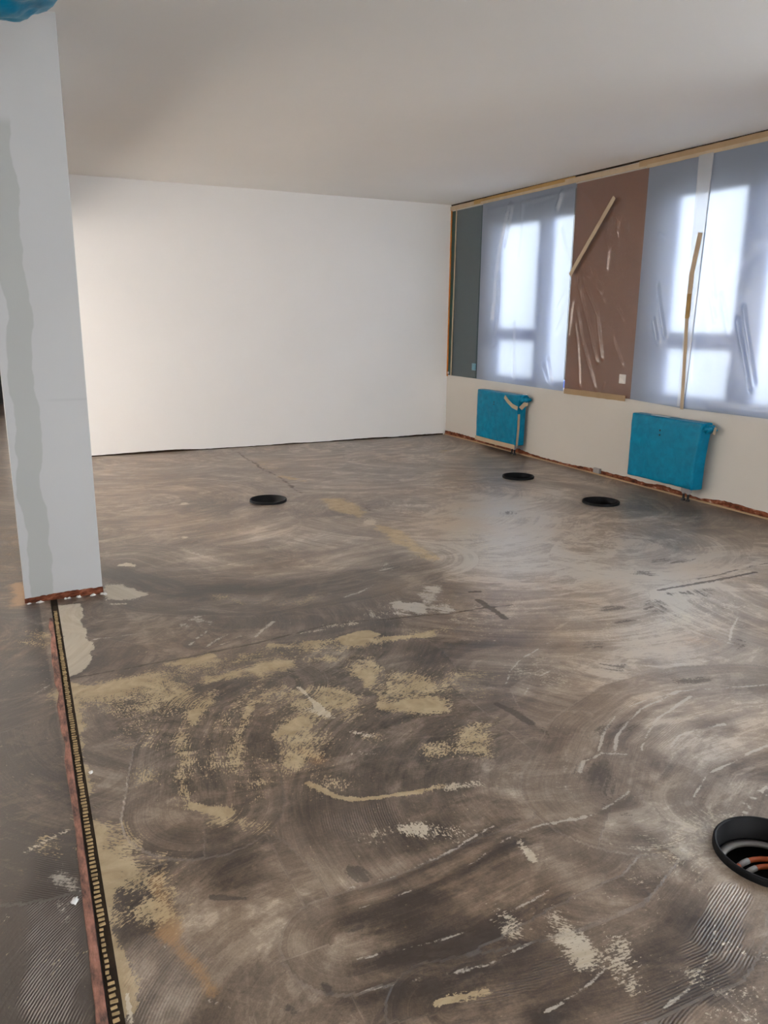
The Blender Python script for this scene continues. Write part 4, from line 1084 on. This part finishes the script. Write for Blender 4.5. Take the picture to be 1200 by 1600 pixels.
# ------------------------------------------------------------------ round floor boxes
FB = ['black round floor box nearest the back wall on the left, beside the tan seam', 'black round floor box in front of the far wrapped radiator',
      'black round floor box in front of the near wrapped radiator', 'large near black floor box with orange conduits inside']
for i, (cx, cy) in enumerate(BOXES):
    e = empty('floor_box', (cx, cy, 0))
    tag(e, FB[i], 'floor box', 'round floor boxes')
    bm = bmesh.new()
    r = BOX_R
    lathe(bm, [(r+0.004, -0.002), (r+0.004, 0.017), (r+0.001, 0.021), (r-0.004, 0.021), (r-0.007, 0.017), (r-0.008, -0.055), (r-0.020, -0.060)], (cx, cy, 0))
    from_bm('rim', bm, M['black'], e, True)
    bm = bmesh.new()
    rings = lathe(bm, [(r-0.008, -0.05), (r-0.008, -0.16), (0.001, -0.16)], (cx, cy, 0))
    pan = from_bm('pan', bm, M['black'], e, True)
    bm = bmesh.new()
    lathe(bm, [(r-0.012, -0.060), (r-0.012, -0.052), (r-0.034, -0.050), (r-0.036, -0.060), (r-0.012, -0.060)], (cx, cy, 0))
    from_bm('inner_ring', bm, M['socket' if i in (0, 3) else 'black_metal'], pan, True)
    if i in (0, 3):
        specs = [(-0.005, -0.074, 0.008), (-0.032, -0.080, 0.008)] if i == 3 else [(-0.02, -0.075, 0.012)]
        for dy, z, rr in specs:
            bm = bmesh.new()
            pts = []
            for s in np.linspace(-1, 1, 14):
                hw = math.sqrt(max(0.001, (r-0.02)**2-(dy)**2))
                pts.append((cx+s*hw, cy+dy+0.06*(1-s*s)-0.02*s, z+0.016*(1-s*s)))
            tube(bm, pts, rr, 10)
            cd = from_bm('conduit', bm, M['orange_cable'], e, True)
            cd['label'] = 'orange conduit'
            if i == 3:
                bm = bmesh.new()
                tube(bm, [Vector(q) for q in pts[4:7]], rr*1.12, 10)
                from_bm('conduit_clip', bm, M['grey_plastic'], cd, True)
        bm = bmesh.new()
        pts = [(cx+(r-0.045)*math.cos(a), cy+(r-0.045)*math.sin(a), -0.085) for a in np.linspace(R(150), R(395), 26)]
        tube(bm, pts, 0.007, 8)
        from_bm('cable_loop', bm, M['black_metal'], e, True)

# ------------------------------------------------------------------ wrapped radiators
def radiator(y0, y1, label, near):
    e = empty('wrapped_radiator', (XR-0.10, (y0+y1)/2, 0))
    tag(e, label, 'radiator', 'radiators wrapped in turquoise film')
    xf, xb, z0, z1 = XR-0.150, XR-0.035, 0.115, 0.685
    bm = bmesh.new()
    bm_box(bm, xf, xb, y0, y1, z0, z1, 0.012)
    bmesh.ops.recalc_face_normals(bm, faces=bm.faces[:])
    bmesh.ops.subdivide_edges(bm, edges=[ed for ed in bm.edges if ed.calc_length() > 0.05], cuts=22, use_grid_fill=True)
    for v in bm.verts:
        c = v.co
        n = mnoise.fractal(Vector((c.x*6, c.y*5, c.z*5)), 1.0, 2.0, 3)
        diag = math.sin((c.y-c.z*0.9)*46 + 2.2*mnoise.noise(Vector((c.y*3, c.z*3, 4))))
        fade = max(0, min(1, (c.z-z0)/(z1-z0)))
        if c.x < xf+0.03:
            c.x += 0.004*n + 0.0016*diag*(0.35+0.65*max(0, n+0.5))
        if c.y < y0+0.03:                     # the loose end nearest the viewer bulges at the top
            c.y -= 0.012*fade*(0.5+n) + 0.030*fade**3
            c.x += (0.018 if near else 0.012)*(1-fade)*(c.x-xb)/(xf-xb)*-1
        if c.z > z1-0.03: c.z += 0.003*n
        if c.z < z0+0.03: c.z += 0.004*n
    w = from_bm('film_wrap', bm, M['wrap'], e, True)
    # loose film gathered at the top of the near end
    bm = bmesh.new()
    bmesh.ops.create_icosphere(bm, subdivisions=4, radius=1.0)
    for v in bm.verts:
        c = v.co.copy()
        n = mnoise.fractal(c*1.7+Vector((y0, 0, 0)), 1.0, 2.0, 4)
        f = 1+0.32*n
        v.co = Vector((xb-0.045+c.x*0.062*f, y0-0.035+c.y*0.055*f, z1-0.048+c.z*0.036*f))
    b = from_bm('film_bunch', bm, M['wrap'], w, True)
    # tape
    def ribbon(name, pts, wdt, mat, nrm=(-1, 0, 0)):
        bm = bmesh.new()
        nrm = Vector(nrm)
        P = [Vector(p) for p in pts]
        rows = []
        for i, p in enumerate(P):
            t = (P[min(i+1, len(P)-1)]-P[max(0, i-1)]).normalized()
            s = nrm.cross(t).normalized()*wdt/2
            rows.append([bm.verts.new(p+s), bm.verts.new(p-s), bm.verts.new(p-s+nrm*0.0015), bm.verts.new(p+s+nrm*0.0015)])
        for A, B in zip(rows, rows[1:]):
            for k in range(4):
                bm.faces.new((A[k], A[(k+1) % 4], B[(k+1) % 4], B[k]))
        bm.faces.new(rows[0]); bm.faces.new(rows[-1][::-1])
        o = from_bm(name, bm, mat, w)
        o['label'] = 'pale masking tape'
        return o
    if not near:
        ribbon('tape', [(xf-0.010, y0+0.24, z1-0.035), (xf-0.012, y0+0.16, z1-0.085), (xf-0.012, y0+0.08, z1-0.125), (xf-0.010, y0-0.02, z1-0.145)], 0.045, M['tape'])
        ribbon('tape', [(xf+0.01, y0-0.045, z1-0.145), (xf+0.05, y0-0.060, z1-0.10), (xb-0.02, y0-0.060, z1-0.09)], 0.05, M['tape'], (0, -1, 0))
        ribbon('tape', [(xf-0.006, y1, z0-0.012), (xf-0.007, y1-0.4, z0-0.014), (xf-0.006, y0+0.01, z0-0.012)], 0.05, M['tape'])
        ribbon('tape', [(xf+0.012, y0-0.006, z0), (xf+0.016, y0-0.016, z0+0.2), (xf+0.012, y0-0.02, z0+0.36)], 0.028, M['tape'], (0, -1, 0))
        ribbon('tape', [(xf+0.05, y0-0.02, z1+0.006), (xb-0.02, y0-0.05, z1+0.004)], 0.05, M['crumb'], (0, 0, 1))
    else:
        ribbon('tape', [(xb-0.03, y0-0.095, z1-0.03), (xb-0.055, y0-0.100, z1-0.085)], 0.03, M['tape'], (0, -1, 0))
        ribbon('tape', [(xf+0.03, y1-0.22, z1+0.004), (xf+0.034, y1-0.42, z1+0.004)], 0.035, M['crumb'], (0, 0, 1))
    # dark valve screws showing through the wrap
    for dy, dz in ((0.42, 0.115), (0.42, 0.155)) if near else ((0.46, 0.12), (0.46, 0.145)):
        bm = bmesh.new()
        bmesh.ops.create_icosphere(bm, subdivisions=2, radius=0.009)
        bmesh.ops.scale(bm, vec=(0.35, 1, 1), verts=bm.verts[:])
        bmesh.ops.translate(bm, vec=(xf-0.004, y0+dy, z1-dz), verts=bm.verts[:])
        from_bm('vent_screw', bm, M['black_metal'], w, True)
    # valve block and the two pipes into the floor
    vy = y0+0.115
    bm = bmesh.new()
    bm_box(bm, xf+0.035, xf+0.075, vy-0.045, vy+0.045, 0.072, 0.118, 0.004)
    tube(bm, [(xf+0.055, vy-0.025, 0.06), (xf+0.055, vy-0.025, 0.09)], 0.016, 12)
    tube(bm, [(xf+0.055, vy+0.025, 0.06), (xf+0.055, vy+0.025, 0.09)], 0.016, 12)
    vb = from_bm('valve_block', bm, M['grey_plastic'], e)
    for s in (-1, 1):
        bm = bmesh.new()
        tube(bm, [(xf+0.055, vy+s*0.025, 0.0), (xf+0.055, vy+s*0.025, 0.08)], 0.010, 12)
        tube(bm, [(xf+0.055, vy+s*0.025, 0.0), (xf+0.055, vy+s*0.025, 0.014)], 0.017, 12)
        from_bm('pipe', bm, M['black_metal'], vb)
    for yy in (y0+0.15, y1-0.15):
        box('bracket', (xb-0.005, XR, yy-0.02, yy+0.02, 0.2, 0.6), M['white_plastic'], e)
    return e
radiator(7.19, 8.02, 'far turquoise film-wrapped radiator with masking tape across its top corner', False)
radiator(4.64, 5.42, 'near turquoise film-wrapped radiator under the taped-seam window', True)

# ------------------------------------------------------------------ plastic film over the windows and piers
def film(name, corners, folds, mat, label, nu=60, nv=70, off=0.012, seed=1, sag=0.004, gain=1.15):
    # corners: (y,z) top-left, top-right, bottom-right, bottom-left as seen from the room
    (ay, az), (by, bz), (cy_, cz), (dy_, dz) = corners
    rg = random.Random(seed)
    V = []
    for j in range(nv+1):
        t = j/nv
        for i in range(nu+1):
            s = i/nu
            y = (ay*(1-s)+by*s)*(1-t)+(dy_*(1-s)+cy_*s)*t
            z = (az*(1-s)+bz*s)*(1-t)+(dz*(1-s)+cz*s)*t
            h = 0.0
            for hw, amp, pts in folds:
                dm = 9
                for (y0, z0), (y1, z1) in zip(pts, pts[1:]):
                    ey, ez = y1-y0, z1-z0
                    q = max(0, min(1, ((y-y0)*ey+(z-z0)*ez)/(ey*ey+ez*ez+1e-9)))
                    d = math.hypot(y-y0-q*ey, z-z0-q*ez)
                    dm = min(dm, d)
                if dm < hw*2.5: h += amp*math.exp(-(dm/hw)**2*1.4)
            e = min(s, 1-s, t, 1-t)
            fade = min(1, e/0.05)
            h += sag*mnoise.fractal(Vector((y*3+seed, z*2.2, seed)), 1.0, 2.0, 3)
            V.append((XR-off-h*fade*gain, y, z))
    F = []
    for j in range(nv):
        for i in range(nu):
            a = j*(nu+1)+i
            F.append((a, a+nu+1, a+nu+2, a+1))
    me = bpy.data.meshes.new(name)
    me.from_pydata(V, [], F)
    o = link(name, me, mat, None, True)
    tag(o, label, 'plastic film')
    return o
film('plastic_film', [(8.83, 2.83), (8.275, 2.82), (8.30, 0.80), (8.86, 0.78)], FOLDS_GREEN, M['film_clear'], 'clear film taped over the grey-green corner pier', 24, 60, seed=2)
film('plastic_film', [(8.262, 2.825), (6.59, 2.83), (6.59, 0.775), (8.262, 0.785)], FOLDS_ONE, M['film_window'], 'milky wrinkled film over the far window', 90, 100, seed=3, gain=1.9)
film('plastic_film', [(6.585, 2.835), (5.605, 2.815), (5.605, 0.785), (6.585, 0.785)], FOLDS_BROWN, M['film_clear'], 'clear wrinkled film over the brown pier with a diagonal tape', 80, 110, seed=4)
film('plastic_film', [(5.605, 2.81), (4.893, 2.815), (4.943, 0.765), (5.605, 0.785)], FOLDS_TWO, M['film_window'], 'milky film sheet between the brown pier and the taped seam', 60, 100, seed=5, gain=1.6)
film('plastic_film', [(4.905, 2.815), (3.925, 2.81), (3.925, 0.775), (4.955, 0.765)], FOLDS_TWO, M['film_window'], 'milky film sheet right of the taped seam on the near window', 80, 100, off=0.016, seed=6, gain=1.6)
film('film_flap', [(5.035, 2.80), (4.885, 2.80), (4.93, 0.78), (5.01, 0.78)], [], M['film_flap'], 'loose vertical strip of doubled film along the seam of the near window', 12, 80, off=0.034, seed=8, sag=0.008)

# ------------------------------------------------------------------ masking tape on the window wall
def wall_tape(pts, wdt, mat, label, off=0.016, name='masking_tape', seed=1):
    rg = random.Random(seed)
    bm = bmesh.new()
    P = [Vector((0, a, b)) for a, b in pts]
    full = []
    for A, B in zip(P, P[1:]):
        n = max(1, int((B-A).length/0.06))
        full += [A+(B-A)*(k/n) for k in range(n)]
    full.append(P[-1])
    rows = []
    for i, p in enumerate(full):
        t = (full[min(i+1, len(full)-1)]-full[max(0, i-1)]).normalized()
        s = Vector((1, 0, 0)).cross(t).normalized()*wdt/2*(1+rg.uniform(-0.06, 0.06))
        o = Vector((XR-off-rg.uniform(0, 0.0025), 0, 0))
        rows.append([bm.verts.new(p+o+s), bm.verts.new(p+o-s), bm.verts.new(p+o-s+Vector((0.002, 0, 0))), bm.verts.new(p+o+s+Vector((0.002, 0, 0)))])
    for A, B in zip(rows, rows[1:]):
        for k in range(4):
            bm.faces.new((A[k], A[(k+1) % 4], B[(k+1) % 4], B[k]))
    bm.faces.new(rows[0]); bm.faces.new(rows[-1][::-1])
    o = from_bm(name, bm, mat)
    tag(o, label, 'tape')
    return o
wall_tape([(8.985, 2.835), (8.985, 0.77)], 0.035, M['tape_orange'], 'orange tape running down the corner beside the green pier', 0.006)
wall_tape([(8.85, 2.82), (8.875, 0.785)], 0.028, M['tape'], 'pale tape down the left edge of the corner pier film', 0.016)
wall_tape([(9.0, 2.832), (8.2, 2.838)], 0.05, M['tape'], 'short pale tape over the grey-green pier under the ceiling', 0.014)
wall_tape([(8.45, 2.843), (6.6, 2.850)], 0.045, M['tape_yellow'], 'yellowish tape under the ceiling above the far window', 0.017)
wall_tape([(8.3, 2.820), (6.55, 2.822)], 0.030, M['tape'], 'narrow pale tape along the top of the far window film', 0.019)
wall_tape([(6.75, 2.835), (5.55, 2.828)], 0.048, M['tape'], 'pale tape over the brown pier under the ceiling', 0.021)
wall_tape([(5.72, 2.840), (3.0, 2.846)], 0.048, M['tape_tan'], 'tan tape under the ceiling above the near window', 0.024)
wall_tape([(5.62, 2.806), (3.6, 2.812)], 0.030, M['tape'], 'narrow pale tape along the top of the near window film', 0.027)
wall_tape([(5.985, 2.60), (6.555, 1.935)], 0.045, M['tape'], 'pale tape strip stuck diagonally across the brown pier', 0.046)
wall_tape([(6.56, 0.782), (5.66, 0.786)], 0.055, M['tape_tan'], 'tan tape along the bottom of the brown pier', 0.022)
wall_tape([(4.935, 2.20), (4.985, 1.87), (4.985, 1.53)], 0.05, M['tape'], 'upper tape strip on the seam of the near window film', 0.040)
wall_tape([(4.985, 1.66), (4.985, 1.50), (4.962, 1.1), (4.945, 0.76)], 0.036, M['tape'], 'lower tape strip on the seam of the near window film', 0.043)
wall_tape([(4.985, 1.72), (4.985, 1.52)], 0.042, M['tape_yellow'], 'short yellow tape piece halfway down the film seam', 0.046)

# ------------------------------------------------------------------ switches
def switch(y, z, s, mat, label, off):
    e = empty('wall_switch', (XR-off, y, z))
    tag(e, label, 'switch')
    pt = box('plate', (XR-off-0.008, XR-off, y-s/2, y+s/2, z-s/2, z+s/2), mat, e, 0.002)
    box('rocker', (XR-off-0.012, XR-off-0.007, y-s*0.33, y+s*0.33, z-s*0.33, z+s*0.33), mat, pt, 0.001)
switch(5.735, 0.962, 0.085, M['white_plastic'], 'white wall socket low on the brown pier', 0.0005)
switch(8.345, 0.925, 0.085, M['blue_plastic'], 'pale blue wall socket at the edge of the grey-green pier', 0.0005)
switch(8.955, 0.815, 0.028, M['white_plastic'], 'tiny pale clip low on the dark green edge strip', 0.004)
e = empty('junction_box', (XR-0.02, 5.97, 0.03))
tag(e, 'small grey junction box on the red-brown strip between the radiators', 'junction box')
bb = box('box_body', (XR-0.034, XR-0.006, 5.925, 6.015, 0.018, 0.066), M['grey_plastic'], e, 0.003)
box('box_lid', (XR-0.038, XR-0.033, 5.93, 6.01, 0.022, 0.062), M['grey_plastic'], bb, 0.001)

# ------------------------------------------------------------------ wrapped ceiling lamp
lx, ly = 0.07, 3.2
e = empty('ceiling_lamp', (lx, ly, HC))
tag(e, 'ceiling lamp bagged in blue plastic film above the pillar', 'lamp')
bm = bmesh.new()
lathe(bm, [(0.001, 0), (0.06, 0), (0.06, -0.03), (0.02, -0.035), (0.02, -0.12), (0.14, -0.13), (0.14, -0.19), (0.001, -0.19)], (lx, ly, HC), 32)
from_bm('lamp_body', bm, M['black_metal'], e)
bm = bmesh.new()
bmesh.ops.create_icosphere(bm, subdivisions=5, radius=1.0)
for v in bm.verts:
    c = v.co.copy()
    n = mnoise.fractal(Vector((c.x*1.6, c.y*1.6, c.z*3.0)), 1.0, 2.0, 4)
    rdg = abs(math.sin(math.atan2(c.y, c.x)*7+3*mnoise.noise(c*2)))
    f = 1+0.03*n-0.015*rdg*(1-abs(c.z))
    zz = math.copysign(abs(c.z)**0.75, c.z)*0.20*(1+0.05*n)
    v.co = Vector((lx+c.x*0.29*f, ly+c.y*0.245*f, HC-0.205+zz-0.02*max(0, -c.z)*n))
fb = from_bm('film_bag', bm, M['wrap'], e, True)
bm = bmesh.new()
tube(bm, [(lx+0.02, ly-0.235, 2.49+0.09), (lx+0.06, ly-0.242, 2.49+0.10), (lx+0.11, ly-0.232, 2.49+0.12)], [0.006, 0.016, 0.01], 8)
from_bm('tear', bm, M['black'], fb, True)

# ------------------------------------------------------------------ crumbs on the floor
def crumb(x, y, s, label, mat, flat=0.5):
    bm = bmesh.new()
    bmesh.ops.create_icosphere(bm, subdivisions=2, radius=1.0)
    sd = random.uniform(0, 50)
    for v in bm.verts:
        n = mnoise.fractal(v.co*1.8+Vector((sd, 0, 0)), 1.0, 2.0, 2)
        v.co *= 1+0.75*n
        v.co = Vector((v.co.x*s, v.co.y*s*0.7, max(-0.2, v.co.z)*s*flat))
    zmin = min(v.co.z for v in bm.verts)
    me_rot = random.uniform(0, 6)
    bmesh.ops.rotate(bm, verts=bm.verts[:], cent=(0, 0, 0), matrix=Matrix.Rotation(me_rot, 3, 'Z'))
    bmesh.ops.translate(bm, verts=bm.verts[:], vec=(0, 0, -zmin+0.0003))
    o = from_bm('plaster_crumb', bm, mat, None, True)
    o.location = (x, y, 0)
    tag(o, label, 'crumb', 'plaster crumbs')
for k in range(16):
    x = 0.01+0.40*(k+0.5)/16+random.uniform(-0.02, 0.02)
    if 0.13 < x < 0.19: continue
    crumb(x, 4.372+random.uniform(-0.008, 0.004), random.choice([0.004, 0.006, 0.010, 0.015]), 'white plaster crumb lying along the foot of the pillar', M['crumb'])
for x, y, s, lab in [(0.412, 4.36, 0.016, 'largest white plaster crumb at the right corner of the pillar foot'), (0.150, 2.545, 0.010, 'white plaster crumb beside the toothed joint'),
                  (0.045, 1.93, 0.013, 'white plaster crumb on the pink edge strip')]:
    crumb(x, y, s, lab, M['crumb'], 0.35)
